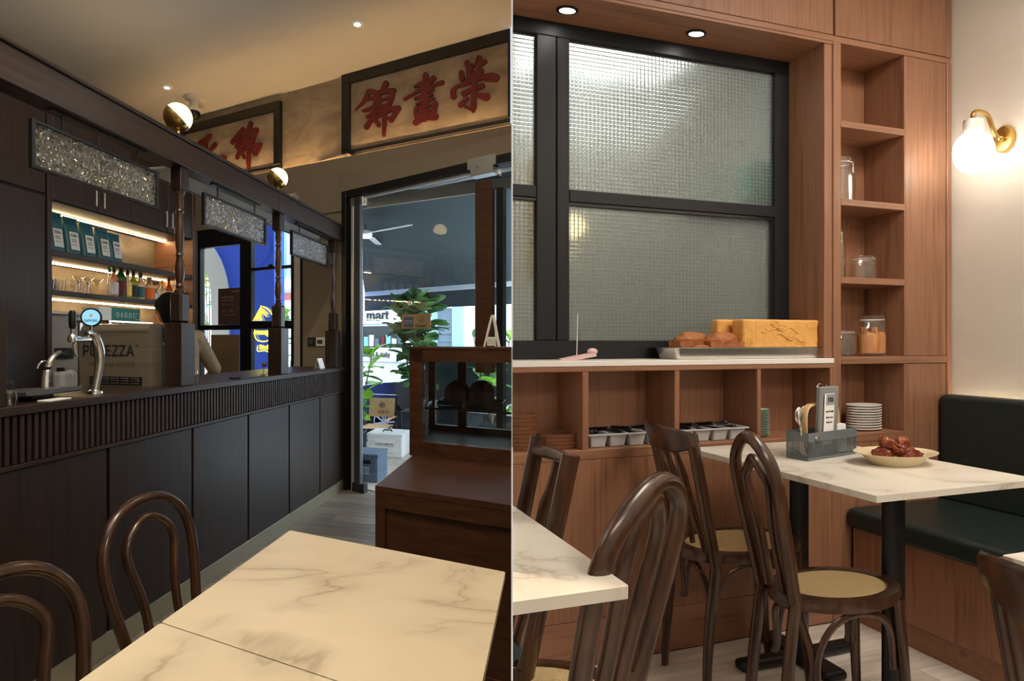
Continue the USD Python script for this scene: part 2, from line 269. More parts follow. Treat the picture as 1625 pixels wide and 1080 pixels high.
class T:
    """A thing: an Xform at its base; parts are given in the coordinates of its frame (or, local=True, in its own)."""
    def __init__(s, name, label, cat_, F, base, group=None, rot=0, side=None, kind=None):
        s.F, s.b, s.side, s.rot = F, np.array(base, float), side, rot
        s.path = numbered('/World/' + name); s.x = UsdGeom.Xform.Define(stage, s.path)
        s.x.AddTranslateOp().Set(Gf.Vec3d(*map(float, F.W(base)))); s.x.AddRotateZOp().Set(float(F.d + rot))
        tag(s.x.GetPrim(), label=label, category=cat_, group=group, kind=kind)
    def p(s, name, mesh, material, parent=None, label=None, local=False, smooth=35, kind=None):
        if hasattr(mesh, 'vertices'): mesh = (np.array(mesh.vertices), np.array(mesh.faces))
        if s.side and not local: mesh = clip(s.F, mesh, s.side)
        if mesh is None or not len(mesh[1]): return None
        v = mesh[0]
        if not local:
            v = v - s.b
            if s.rot: v = mv((v, mesh[1]), rz=-s.rot)[0]
        path = numbered((parent or s.path) + '/' + name)
        tag(put(path, (v, mesh[1]), material, smooth).GetPrim(), label=label, kind=kind); return path
def copy(src, F, base, label, group=None, rot=0, cat_=None):
    """Another one of a thing: an Xform that references the first, instanced."""
    name = src.path.split('/')[-1]
    path = numbered('/World/' + name); x = UsdGeom.Xform.Define(stage, path); pr = x.GetPrim()
    pr.GetReferences().AddInternalReference(src.path); pr.SetInstanceable(True)
    x.ClearXformOpOrder(); x.AddTranslateOp().Set(Gf.Vec3d(*map(float, F.W(base)))); x.AddRotateZOp().Set(float(F.d + rot))
    tag(pr, label=label, group=group); return pr
def struct(name, F, base, side=None):
    t = T(name, None, None, F, base, side=side, kind='structure'); return t
def single(name, label, cat_, F, mesh, material, group=None, side=None, smooth=35):
    """A thing that is one mesh."""
    if side: mesh = clip(F, mesh, side)
    b = np.array([(mesh[0][:, 0].min() + mesh[0][:, 0].max()) / 2, (mesh[0][:, 1].min() + mesh[0][:, 1].max()) / 2, mesh[0][:, 2].min()])
    path = numbered('/World/' + name); m = put(path, (mesh[0] - b, mesh[1]), material, smooth); x = UsdGeom.Xformable(m)
    x.AddTranslateOp().Set(Gf.Vec3d(*map(float, F.W(b)))); x.AddRotateZOp().Set(float(F.d)); tag(m.GetPrim(), label=label, category=cat_, group=group); return m
RNG = np.random.default_rng(7)
# ================================================================== BAR ROOM: the shell
FZ = -.055                                                             # floor level of the bar room
def xmax(s): return 1.981 - .0762 * (s + 4.721) - .004                  # the partition, seen from the bar room
f = struct('floor', FL, (0, -3, FZ), 'L')
f.p('slab', box(-5.4, 2.4, -6.6, .9, FZ - .15, FZ - .004, 0), 'tile_joint')
for i in range(44):
    y0 = -6.5 + .148 * i; off = (.37 * i) % 1.2
    for x0 in np.arange(-.10 - off, 2.3, 1.2):
        a, b = max(x0, -.06), min(x0 + 1.198, 2.25)
        if b - a > .05: f.p('plank', box(a, b, y0, min(y0 + .146, -.03 if a < .6 else y0 + .146), FZ - .004, FZ, .0006), 'plank_grey')
c = struct('ceiling', FL, (0, -3, 4.17), 'L'); c.p('ceiling_board', box(-5.4, 2.6, -6.6, 1.6, 4.17, 4.25, 0), 'white_ceiling')
w = struct('wall_left', FL, (-5.3, -3, 0)); w.p('plaster', box(-5.4, -5.3, -6.6, 1.6, FZ, 4.2, 0), 'beige_wall')
w = struct('wall_rear', FL, (0, -6.6, 0), 'L'); w.p('plaster', box(-5.4, 2.6, -6.7, -6.6, FZ - .1, 4.2, 0), 'beige_wall')
w = struct('wall_front', FS, (0, 0, 3), 'L')
w.p('old_plaster', box(-5.5, 1.75, 0, .12, 2.9, 4.2, 0), 'plaster_sign')
FF = FL.sub(0, .03, 0, -10.94)
w = struct('wall_fascia', FF, (0, 0, 3), 'L')
w.p('fascia_board', box(-5.4, 1.72, 0, .03, 2.70, 3.237, .003), 'beige_wall')
w.p('ledge', box(-5.4, 1.72, .03, .20, 3.10, 3.13, 0), 'beige_wall')
w.p('cove_light', box(-2.6, 1.66, .055, .070, 3.19, 3.20, 0), 'led_cove')
w = struct('wall_window', FW, (0, 0, 0))
for b in ((-5.4, -2.12, 0, .12, FZ, 2.95), (-2.12, -.555, 0, .12, FZ, .86), (-2.12, -.555, 0, .12, 2.72, 2.95), (-.555, -.02, 0, .12, FZ, 2.95)): w.p('plaster', box(*b, 0), 'beige_wall')
w = struct('wall_door', FD, (0, 0, 0), 'L')
w.p('lintel', box(-.09, 1.80, 0, .12, 2.868, 3.02, .002), 'beige_wall')
w.p('soffit', box(-.09, 1.80, .12, .45, 2.99, 3.02, 0), 'beige_wall')
w = struct('wall_partition', Frame(0, 0, 0, 0), (0, 2, 0))
def part_panel(r0, r1):
    l0, l1 = math.sin(DIV_L), math.cos(DIV_L); q0, q1 = math.sin(DIV_R), math.cos(DIV_R)
    return prism([(l0 * r0, l1 * r0), (q0 * r0, q1 * r0), (q0 * r1, q1 * r1), (l0 * r1, l1 * r1)] if r0 > 0 else [(-.003 + l0 * r0, l1 * r0), (.003 + l0 * r0, l1 * r0), (.003 + l0 * r1, l1 * r1), (-.003 + l0 * r1, l1 * r1)][::1], FZ - .1, 4.2)
w.p('panel', part_panel(.80, 4.62), 'white_panel'); w.p('panel', part_panel(-7., -.25), 'white_panel')  # added divider; its rear length, out of view, stops light crossing between rooms
# ---------------------------------------------------------------- street door
d = struct('door_1', FD, (.8, 0, 0), 'L')
d.p('jamb', box(-.07, -.012, -.02, .12, FZ, 2.868), 'black_metal'); d.p('header', box(-.012, 1.8, -.02, .10, 2.80, 2.868), 'black_metal')
d.p('channel', box(.028, .062, .01, .06, FZ, 2.80), 'aluminium'); d.p('jamb_inner', box(-.012, .028, .03, .09, FZ, 2.80), 'black_metal'); d.p('post', box(.075, .150, .0, .05, FZ, 2.80), 'dark_grey'); d.p('trim', box(.062, .075, .02, .05, FZ, 2.80), 'aluminium')
d.p('glass', box(.152, 1.75, .030, .040, FZ + .03, 2.79, .001), 'door_pane')
d.p('top_rail', box(.20, 1.34, .022, .048, 2.772, 2.80), 'aluminium')
d.p('patch_fitting', box(.03, .185, .0, .06, 2.715, 2.795), 'steel'); d.p('patch_fitting', box(.05, .20, .0, .06, FZ, .03), 'plastic_black')
cl = d.p('closer', box(1.345, 1.60, -.03, .05, 2.80, 2.885), 'steel'); d.p('closer', box(1.38, 1.585, -.04, .05, 2.735, 2.80), 'steel'); d.p('closer_screw', lathe([(.008, 0), (.008, .004)], 8, at=(1.45, -.045, 2.80)), 'plastic_black')
d.p('handle', box(1.455, 1.605, -.10, -.045, 1.15, 2.665, .004), 'case_wood', label='tall dark wooden pull board')
d.p('rail', box(1.615, 1.672, -.05, .02, FZ, 2.60, .003), 'black_metal')
for z in (1.5, 2.3): d.p('handle_post', box(1.50, 1.52, -.05, .03, z, z + .02), 'black_metal')
# ---------------------------------------------------------------- bar window
wi = struct('window_1', FW, (-1.3, 0, 1))
for n_, b in (('jamb', (-2.12, -2.075, .86, 2.72)), ('jamb', (-.60, -.555, .86, 2.72)), ('mullion', (-1.447, -1.28, .86, 2.72)), ('head', (-2.12, -.555, 2.68, 2.72)), ('sill', (-2.12, -.555, .86, .92)),
              ('bar', (-2.08, -1.44, 1.535, 1.59)), ('bar', (-1.29, -.72, 1.537, 1.622)), ('bar', (-1.29, -.72, 2.188, 2.215)), ('head_box', (-2.08, -1.44, 2.50, 2.68))):
    wi.p(n_, box(b[0], b[1], .01, .07, b[2], b[3]), 'window_black')
wi.p('side_frame', box(-.72, -.69, .01, .07, .86, 2.72), 'window_black'); wi.p('side_channel', box(-.69, -.605, .02, .06, .86, 2.70), 'aluminium')
wi.p('latch', box(-1.02, -.96, -.005, .012, 2.20, 2.235), 'black_metal')
for b in ((-2.075, -1.447, 1.59, 2.50), (-2.075, -1.447, .92, 1.535), (-1.28, -.72, 2.215, 2.68), (-1.28, -.72, 1.622, 2.188), (-1.28, -.72, .92, 1.537)): wi.p('pane', box(b[0], b[1], .038, .043, b[2], b[3], 0), 'pane')
# ================================================================== the bar
b = T('bar_counter', 'long dark wooden bar counter with ribbed slat band and flat panels', 'bar counter', FL, (-.25, -1.65, FZ))
b.p('worktop', box(-.56, .022, -4.9, -.035, 1.112, 1.148, .003), 'bar_wood_along')
b.p('body', box(-.50, -.012, -4.9, -.04, .055, 1.112, 0), 'lacquer_black')
for i in range(172):
    y = -.045 - .0285 * i
    if i < 132: b.p('slat', box(-.008, .012, y - .0165, y, .925, 1.110, .002), 'bar_wood')
b.p('slat_rail', box(-.012, .014, -4.9, -.04, .905, .923), 'bar_wood_along')
js = [-.030, -.583, -1.130, -1.686, -2.242, -2.816, -3.38, -3.94, -4.5]
for a, e in zip(js, js[1:]): b.p('front_panel', box(-.012, .004, e + .011, a - .004, .055, .903, .003), 'bar_wood')
b.p('skirting', box(-.03, .0, -4.9, -.04, FZ, .052), 'skirting', label='brushed metal skirting')
b.p('back_shelf', box(-.56, -.50, -4.9, -.04, .05, 1.11, 0), 'cupboard_wood')
bm = T('bar_canopy', 'dark wooden beam running above the bar on turned posts', 'beam', FL, (-.06, -2.0, 2.37))
bm.p('beam', box(-.11, 0, -5.2, -.09, 2.372, 2.515, .004), 'bar_wood_along'); bm.p('cornice', box(-.115, .012, -5.2, -.085, 2.515, 2.534, .004), 'bar_wood_along')
bm.p('soffit_panel', box(-.32, -.11, -2.27, -.09, 2.385, 2.40), 'soffit_grey', label='pale grey underside board'); bm.p('rear_beam', box(-.36, -.32, -2.30, -.09, 2.385, 2.50, .003), 'bar_wood_along')
bm.p('joint_strip', box(-.112, .004, -1.28, -1.262, 2.372, 2.516), 'bar_wood')
plab = ['turned wooden post at the near end of the bar, cut by the view', 'turned wooden post standing between the steel machine and the barkeeper', 'turned wooden post in front of the blue window', 'turned wooden post at the far end of the bar beside the door']
prof = [(.030, 0), (.030, .01), (.020, .022), (.024, .035), (.017, .05), (.025, .075), (.029, .11), (.026, .15), (.018, .19), (.023, .205), (.017, .22), (.022, .25), (.027, .32), (.024, .39), (.018, .43), (.024, .445), (.018, .46), (.026, .50), (.022, .53), (.030, .548), (.030, .56)]
for s, l in zip((-3.325, -2.272, -1.19, -.175), plab):
    x = -.055; q = T('turned_post', l, 'post', FL, (x, s, 1.148), 'turned posts along the bar')
    q.p('base_block', box(x - .057, x + .057, s - .057, s + .057, 1.148, 1.50, .003), 'bar_wood'); q.p('plinth_block', box(x - .040, x + .040, s - .040, s + .040, 1.50, 1.672, .012), 'bar_wood')
    q.p('turned_shaft', lathe([(r, 1.672 + z * 1.03) for r, z in prof], 14, at=(x, s, 0)), 'bar_bentwood'); q.p('head_block', box(x - .034, x + .034, s - .034, s + .034, 2.245, 2.372, .003), 'bar_wood')
glab = ['hanging hammered glass panel nearest the camera, above the steel machine', 'hanging hammered glass panel in front of the blue window', 'hanging hammered glass panel at the far end of the bar, smallest in view']
for (a, e), l in zip(((-3.139, -2.447), (-2.079, -1.384), (-.999, -.318)), glab):
    x = -.05; q = T('hanging_glass_panel', l, 'glass panel', FL, (x, (a + e) / 2, 2.095), 'glass panels hanging from the bar beam')
    for yy in ((a, a + .014), (e - .014, e)): q.p('frame', box(x - .012, x + .012, yy[0], yy[1], 2.095, 2.295), 'black_metal')
    for zz in ((2.095, 2.109), (2.281, 2.295)): q.p('frame', box(x - .012, x + .012, a + .014, e - .014, zz[0], zz[1]), 'black_metal')
    gm = box(-.004, .004, -(e - a) / 2 + .013, (e - a) / 2 - .013, .013, .187, 0); q.p('glass', gm, 'hammered_glass', local=True)
    for yy in (a + .14, e - .14): q.p('rod', tube([(x, yy, 2.29), (x, yy, 2.372)], .005, 6), 'black_metal')
    q.p('mount_rail', box(x - .012, x + .012, a + .08, e - .08, 2.362, 2.372), 'black_metal')
for (s, z, l) in ((-2.29, 2.655, 'half brass globe lamp on the beam, the nearer of the two'), (-1.205, 2.648, 'half brass globe lamp on the beam, the farther one below the left sign')):
    x = -.05; q = T('globe_lamp', l, 'lamp', FL, (x, s, 2.534), 'globe lamps standing on the bar beam')
    q.p('stem', lathe([(.026, 2.534), (.026, 2.545), (.010, 2.552), (.010, z - .06)], 12, at=(x, s, 0)), 'brass')
    sph = trimesh.creation.icosphere(3, .076); g = trimesh.intersections.slice_mesh_plane(sph, (.62, .30, .72), (0, 0, 0), cap=False); h = trimesh.intersections.slice_mesh_plane(sph, (-.62, -.30, -.72), (0, 0, 0), cap=False); hv = np.array(h.vertices) * 1.03
    q.p('glass_globe', mv(g, x, s, z), 'globe_glow', smooth=True); q.p('brass_shell', mv((hv, h.faces), x, s, z), 'brass', smooth=True)
# ---------------------------------------------------------------- ceiling fittings and signs
q = T('ceiling_spot', 'round white recessed ceiling spot near the right sign', 'ceiling light', FL, (.335, -.532, 4.17), 'ceiling spots'); 
def spot(q, x, y, lit):
    q.p('rim', lathe([(.030, 4.158), (.055, 4.160), (.058, 4.170), (.032, 4.170)], 24, at=(x, y, 0), ring=True), 'plastic_white'); q.p('lens', lathe([(.001, 4.162), (.022, 4.161), (.030, 4.164)], 16, at=(x, y, 0)), lit)
spot(q, .335, -.532, 'spot_glow')
q = T('ceiling_spot', 'round white recessed ceiling spot left of the globe lamp', 'ceiling light', FL, (-2.071, -.045, 4.17), 'ceiling spots'); spot(q, -2.071, -.045, 'spot_glow')
q = T('dome_camera', 'dark dome security camera under a round white ceiling mount', 'camera', FL, (-1.955, .25, 3.98)); x, y = -1.955, .25
q.p('mount', lathe([(.11, 4.17), (.11, 4.155), (.05, 4.13), (.05, 4.06), (.075, 4.05), (.075, 4.02), (.06, 4.01)], 20, at=(x, y, 0)), 'white_ceiling'); q.p('dome', lathe([(.062, 4.02), (.060, 3.98), (.045, 3.945), (.001, 3.93)], 18, at=(x, y, 0), sm=14), 'lacquer_black', smooth=True)
GLYPH=[
 [[(183,3937,26),(117,3842,19),(21,3782,7)],[(198,3937,25),(263,3911,24)],[(162,3864,20),(263,3861,17)],[(117,3754,14),(190,3758,20),(291,3774,24)],[(256,3912,17),(248,3659,20)],[(162,3682,15),(248,3709,19),(334,3710,16)],[(162,3588,34),(205,3636,26),(334,3679,16)],[(241,3667,18),(298,3575,23)],[(380,3971,33),(351,3922,29)],[(301,3902,23),(298,3761,25)],[(306,3904,24),(474,3883,25)],[(463,3879,30),(439,3793,28),(404,3739,24)],[(306,3818,13),(411,3826,15)],[(306,3747,20),(411,3756,19)],[(369,3697,25),(446,3706,26),(526,3699,26)],[(515,3689,31),(446,3596,26)],[(446,3599,23),(394,3631,13)],[(367,3740,26),(363,3575,24),(359,3462,17)]],
 [[(818,3953,31),(815,3876,29)],[(901,3907,27),(843,3870,25)],[(700,3872,9),(759,3883,25),(850,3851,24)],[(596,3772,18),(732,3817,13),(850,3830,19),(927,3839,18),(994,3845,23)],[(646,3794,6),(753,3840,5)],[(811,3877,38),(805,3547,39)],[(713,3753,18),(791,3763,15)],[(726,3694,13),(791,3710,13)],[(850,3798,16),(895,3800,15)],[(850,3754,16),(889,3754,12)],[(850,3709,15),(905,3715,13)],[(716,3654,22),(709,3608,20),(732,3555,23)],[(921,3659,27),(907,3598,25),(876,3569,17)],[(732,3657,10),(791,3668,12)],[(732,3603,11),(798,3614,10)],[(824,3644,9),(889,3660,10)],[(824,3603,10),(889,3613,11)],[(713,3523,31),(811,3552,26),(921,3536,33)]],
 [[(1184,3891,26),(1191,3841,29)],[(1240,3967,27),(1257,3915,26),(1260,3825,26)],[(1291,3937,15),(1281,3891,15)],[(1347,4006,9),(1310,3914,9)],[(1369,3989,15),(1356,3880,22),(1316,3848,28),(1247,3810,25)],[(1412,3940,22),(1372,3920,18)],[(1378,3863,24),(1353,3845,25)],[(1107,3688,29),(1100,3741,26),(1133,3773,16),(1247,3786,21),(1304,3803,24),(1390,3807,24),(1475,3796,30),(1523,3768,29)],[(1415,3766,6),(1517,3749,17)],[(1310,3761,28),(1304,3549,28),(1301,3514,16)],[(1209,3694,27),(1266,3711,20),(1340,3724,21),(1390,3725,24)],[(1177,3599,28),(1247,3638,15)],[(1222,3571,12),(1291,3528,15)],[(1347,3646,17),(1427,3615,36)]],
 [[(-1527,3865,33),(-1685,3750,32)],[(-1571,3821,21),(-1605,3736,26)],[(-1623,3687,29),(-1509,3752,21)],[(-1605,3671,26),(-1553,3643,24)],[(-1527,3833,18),(-1509,3635,18)],[(-1615,3559,27),(-1571,3639,26)],[(-1553,3617,21),(-1505,3538,18)],[(-1519,3624,17),(-1424,3647,18)],[(-1406,3913,34),(-1445,3831,31)],[(-1505,3835,24),(-1484,3709,24)],[(-1484,3818,26),(-1315,3820,32)],[(-1323,3821,36),(-1373,3709,28)],[(-1467,3761,13),(-1373,3760,16)],[(-1484,3692,24),(-1373,3699,24)],[(-1424,3647,22),(-1264,3648,28)],[(-1269,3636,32),(-1331,3554,30)],[(-1349,3557,22),(-1386,3605,16)],[(-1437,3720,30),(-1437,3494,29),(-1438,3417,21)]],
 [[(-2061,3886,32),(-2127,3847,42),(-2237,3832,30)],[(-2127,3800,24),(-2118,3568,26)],[(-1969,3766,32),(-2047,3712,32),(-2246,3697,25)],[(-2274,3538,29),(-2029,3554,27),(-1809,3576,23)],[(-1845,3612,20),(-1801,3582,19)]],
]
def glyph(strokes):
    P = []
    for st in strokes:
        c = [Point(x / 1000, z / 1000).buffer(max(r, 4) / 1000, 8) for x, z, r in st]
        P += [unary_union([a, e]).convex_hull for a, e in zip(c, c[1:])]
    g = unary_union(P).simplify(.0012)
    return g
def sign(label, w0, w1, z0, z1, wi0, wi1, zi0, zi1, gl, names):
    q = T('sign_board', label, 'sign', FS, ((w0 + w1) / 2, 0, z0), side='L')
    q.p('board', box(wi0 - .01, wi1 + .01, -.012, .002, zi0 - .01, zi1 + .01, 0), 'plaster_sign')
    for n_, bb in (('frame_rail', (w0, w1, z0, zi0)), ('frame_rail', (w0, w1, zi1, z1)), ('frame_stile', (w0, wi0, zi0, zi1)), ('frame_stile', (wi1, w1, zi0, zi1))): q.p(n_, box(bb[0], bb[1], -.045, .002, bb[2], bb[3], .005), 'lacquer_black')
    for g, n_ in zip(gl, names): q.p('character', prism(glyph(g), -.030, -.008, 'xz'), 'red_letter', label=n_, smooth=False)
sign('framed sign with three red calligraphy characters above the street door', -.138, 1.655, 3.333, 4.168, -.038, 1.63, 3.375, 4.068, GLYPH[:3], ['red brush character on the left', 'red brush character in the middle', 'red brush character on the right'])
sign('framed sign with red calligraphy characters half hidden behind the beam', -2.6, -.955, 3.333, 4.085, -2.5, -1.05, 3.372, 3.985, GLYPH[3:], ['tall red brush character by the frame', 'red brush character mostly behind the beam'])
q = T('thermostat', 'white wall thermostat with a small dark display beside the window', 'thermostat', FW, (-.31, 0, 1.35)); q.p('body', box(-.372, -.254, -.025, .0, 1.351, 1.442, .004), 'plastic_white'); q.p('display', box(-.35, -.285, -.028, -.024, 1.375, 1.415, 0), 'dark_grey')
q = T('switch_box', 'black wall switch box left of the thermostat', 'switch', FW, (-.43, 0, 1.35)); q.p('body', box(-.477, -.38, -.025, 0, 1.355, 1.442, .004), 'plastic_black'); q.p('rocker', box(-.45, -.405, -.031, -.024, 1.375, 1.42), 'dark_grey')
# posters and neon in the window
q = T('menu_poster', 'brown printed menu poster taped inside the window', 'poster', FW, (-1.63, 0, 1.59)); q.p('sheet', box(-1.80, -1.452, .026, .030, 1.592, 2.010, 0), 'menu_brown')
for i, (xx, zz, ww, hh, tx) in enumerate(((-1.52, 1.965, .14, .014, 'JOURNEY'), (-1.66, 1.900, .20, .017, 'COCKTAIL MENU'), (-1.70, 1.865, .07, .012, 'NOON'), (-1.60, 1.865, .07, .012, 'NIGHT'), (-1.70, 1.815, .06, .016, '11 - 3'), (-1.60, 1.815, .06, .016, '6 - 9'), (-1.70, 1.745, .06, .016, 'A 7'), (-1.60, 1.745, .06, .016, '50%'), (-1.64, 1.70, .17, .010, 'ask our crew today'))):
    q.p('print', mv(text(tx, hh, .0008, w=ww), xx, .0256, zz), 'menu_print')
q.p('picture', prism(unary_union([Polygon([(-1.55, 1.70), (-1.50, 1.70), (-1.51, 1.80), (-1.52, 1.90), (-1.535, 1.90), (-1.54, 1.80)]), Point(-1.50, 1.93).buffer(.016)]), .0250, .0258, 'xz'), 'ink_brown')
q = single('kraft_board', 'plain brown kraft board filling the lower left window pane', 'board', FW, box(-1.905, -1.462, .018, .024, .925, 1.478, .001), 'kraft')
q = T('neon_sign', 'yellow neon sign of a cup with lettering in the right window', 'neon sign', FW, (-1.1, 0, 1.27))
def neon(P, n=None, r=.0055): q.p('tube', tube([(a, .02, z) for a, z in P], r, 6, n), 'neon')
for i in range(5): neon([(-1.255 + .032 * i, 1.63), (-1.205 + .014 * i, 1.70), (-1.150 + .010 * i, 1.775 - .012 * i)], 8)
neon([(-1.15, 1.79), (-1.07, 1.765), (-1.00, 1.71), (-.965, 1.63)], 12); neon([(-1.14, 1.765), (-1.05, 1.70)]); neon([(-1.135, 1.735), (-1.06, 1.67)])
neon([(-1.235, 1.53), (-1.235, 1.46), (-1.20, 1.415), (-1.13, 1.40), (-1.05, 1.41), (-1.00, 1.45), (-.965, 1.53)], 18); neon([(-1.10, 1.49), (-1.04, 1.455), (-1.00, 1.44)], 6)
q.p('lettering', mv(text('FRIES', .045, .008, True, w=.19), -1.13, .025, 1.475), 'neon'); q.p('lettering', mv(text('Sure daily', .050, .008, True, w=.19), -1.07, .025, 1.315), 'neon'); neon([(-1.19, 1.36), (-1.185, 1.29), (-1.10, 1.30), (-.99, 1.285), (-.955, 1.33), (-.985, 1.385)], 16)
q = T('conduit', 'white pipe with a black valve box running above the window', 'pipe', FW, (-1.0, -.07, 2.85)); q.p('pipe', tube([(-1.9, -.075, 2.89), (-.60, -.075, 2.89)], .042, 14), 'plastic_white'); q.p('end_cap', tube([(-.60, -.075, 2.89), (-.585, -.075, 2.89)], .047, 14), 'soffit_grey'); q.p('valve_box', box(-.66, -.56, -.07, 0, 2.74, 2.83, .004), 'plastic_black')
for x in (-1.7, -.8): q.p('bracket', box(x - .01, x + .01, -.08, .0, 2.84, 2.855), 'steel')
# ================================================================== back bar
SB = ('cupboard_wood',)
q = T('tall_cupboard', 'tall dark wooden cupboard at the left end of the back bar', 'cupboard', FL, (-1.5, -2.5, FZ))
q.p('carcass', box(-1.75, -1.325, -3.3, -2.012, FZ, 2.95, 0), 'cupboard_wood')
for a, e, z0, z1 in ((-2.66, -2.060, .06, 2.372), (-3.28, -2.675, .06, 2.372), (-2.66, -2.060, 2.39, 2.94), (-3.28, -2.675, 2.39, 2.94)): q.p('door', box(-1.325, -1.303, a, e, z0, z1, .003), 'cupboard_wood')
q.p('end_stile', box(-1.325, -1.30, -2.045, -2.012, .06, 2.95), 'cupboard_wood')
q = T('upper_cabinet', 'row of dark wooden wall cabinets with steel bar handles over the shelves', 'cabinet', FL, (-1.5, -1.3, 2.355))
q.p('carcass', box(-1.75, -1.325, -2.010, -.60, 2.358, 2.95, 0), 'cupboard_wood'); 
for a, e, hx in ((-2.005, -1.644, -1.678), (-1.636, -1.327, -1.606), (-1.319, -.930, -.958), (-.922, -.60, -.885)):
    dd = q.p('door', box(-1.325, -1.303, a, e, 2.365, 2.945, .003), 'cupboard_wood')
    q.p('handle', cat([tube([(-1.28, hx, 2.40), (-1.28, hx, 2.54)], .006, 8)] + [tube([(-1.305, hx, z), (-1.28, hx, z)], .005, 6) for z in (2.415, 2.525)]), 'steel', parent=dd)
q = T('back_bar_shelves', 'lit recessed bottle shelves of the back bar', 'shelving', FL, (-1.5, -1.3, .9))
q.p('back_panel', box(-1.76, -1.735, -2.012, -.58, .9, 2.358, 0), 'plaster_sign', label='stone-look back panel'); q.p('side_panel', box(-1.735, -1.34, -2.011, -2.006, .9, 2.358, 0), 'walnut_along')
q.p('shelf', box(-1.735, -1.305, -2.006, -.60, 1.982, 2.024, .003), 'cupboard_wood'); q.p('shelf', box(-1.735, -1.305, -2.006, -.60, 1.714, 1.750, .003), 'cupboard_wood')
for z in (2.340, 1.970, 1.702): q.p('led_strip', box(-1.60, -1.585, -2.0, -.61, z, z + .010, 0), 'led_warm')
q = T('end_panel', 'tall wooden end panel closing the right side of the back bar', 'panel', FL, (-1.52, -.58, FZ)); q.p('board', box(-1.75, -1.30, -.598, -.565, FZ, 2.95, .003), 'walnut_along'); q.p('edge_strip', box(-1.30, -1.296, -.598, -.565, FZ, 2.95, .001), 'cupboard_wood')
q = T('back_counter', 'dark low counter along the wall behind the bar', 'counter', FL, (-1.5, -1.5, FZ)); q.p('body', box(-1.74, -1.32, -2.01, -.60, FZ, .90, 0), 'cupboard_wood'); q.p('worktop', box(-1.74, -1.28, -2.01, -.60, .90, .935, .003), 'steel'); q.p('door', box(-1.32, -1.305, -1.98, -1.32, .03, .88), 'cupboard_wood'); q.p('door', box(-1.32, -1.305, -1.30, -.64, .03, .88), 'cupboard_wood')
# coffee bags, standing side by side on the top shelf
bl = ['first teal coffee bag from the left on the top shelf', 'second teal coffee bag from the left on the top shelf', 'third teal coffee bag, in the middle of the five', 'fourth teal coffee bag from the left on the top shelf', 'fifth teal coffee bag, at the right end of the row']
for (y, h), l in zip(((-1.855, .290), (-1.725, .280), (-1.590, .270), (-1.452, .255), (-1.335, .240)), bl):
    q = T('coffee_bag', l, 'coffee bag', FL, (-1.47, y, 2.024), 'teal coffee bags on the top shelf')
    V = []; nx, nz = 9, 9
    for k in range(nz + 1):
        t_ = k / nz; dpt = .042 * (1 - t_ ** 2.2) + .003; wd = .062 * (1 - .05 * t_)
        for j in range(16):
            a = 2 * math.pi * j / 16; ca, sa = math.cos(a), math.sin(a)
            V.append((dpt * math.copysign(abs(ca) ** .6, ca) - .012 * t_, wd * math.copysign(abs(sa) ** .6, sa), h * t_))
    Fa = [tri for k in range(nz) for j in range(16) for tri in ((k * 16 + j, k * 16 + (j + 1) % 16, (k + 1) * 16 + (j + 1) % 16), (k * 16 + j, (k + 1) * 16 + (j + 1) % 16, (k + 1) * 16 + j))]
    Fa += [(0, j + 1, j) for j in range(1, 15)] + [(nz * 16, nz * 16 + j, nz * 16 + j + 1) for j in range(1, 15)]
    q.p('bag', (np.array(V), np.array(Fa)), 'bag_teal', local=True)
    lb = q.p('label', mv(box(-.001, .001, -.036, .036, .05, .185, 0), .0555, 0, 0, ry=-9.7), 'label_white', local=True)
    q.p('print', cat([mv(mv(text('ESSN.', .020, .001, True, w=.05), rz=90, x=.0012, z=.148), ry=-9.7, x=.0555)] + [mv(mv(text(s_, .007, .001, w=.04), rz=90, x=.0012, y=-.004, z=z_), ry=-9.7, x=.0555) for s_, z_ in (('house blend', .125), ('whole beans', .110), ('250 g', .085))]), 'ink', parent=lb, local=True)
    q.p('seal', box(-.018, -.008, -.058, .058, h - .004, h + .012, .001), 'bag_teal', local=True)
# glasses and bottles on the second shelf
def glass(name, label, c_, y, x, prof, group, s=(1, 1)):
    q = T(name, label, c_, FL, (x, y, 1.75), group); q.p('glass', lathe(prof, 18, s), 'thin_glass', local=True, smooth=True); return q
tumb = [(.030, 0), (.031, .002), (.036, .095), (.034, .095), (.029, .010), (.001, .008)]
tl = 'clear glass tumbler in the group at the left end of the bottle shelf'
TL_ = [o + ' clear tumbler from the left on the bottle shelf' for o in ('frontmost first', 'rear first', 'front second', 'rear second', 'third', 'fourth and last')]
t0 = glass('tumbler', TL_[0], 'glass', -1.93, -1.42, tumb, 'tumblers at the left of the bottle shelf')
for (x, y), tl in zip(((-1.50, -1.93), (-1.42, -1.85), (-1.52, -1.84), (-1.40, -1.745), (-1.40, -1.665)), TL_[1:]): copy(t0, FL, (x, y, 1.75), tl, 'tumblers at the left of the bottle shelf', cat_='glass').SetCustomDataByKey('category', 'glass')
mart = [(.032, 0), (.032, .003), (.005, .008), (.004, .075), (.010, .085), (.052, .145), (.050, .145), (.002, .087)]
ml = ['left martini glass of the three', 'middle martini glass of the three', 'right martini glass of the three']
for y, l in zip((-1.63, -1.55, -1.465), ml): glass('martini_glass', l + ' on the bottle shelf', 'glass', y, -1.50, mart, 'martini glasses on the bottle shelf')
glass('carafe', 'clear glass carafe with a green stopper beside the pink bottle', 'carafe', -1.445, -1.40, [(.032, 0), (.034, .09), (.020, .15), (.016, .17), (.018, .20), (.014, .20), (.012, .17), (.030, .09), (.001, .005)], None).p('stopper', lathe([(.010, .195), (.015, .22), (.008, .245)], 10), 'bottle_green', local=True)
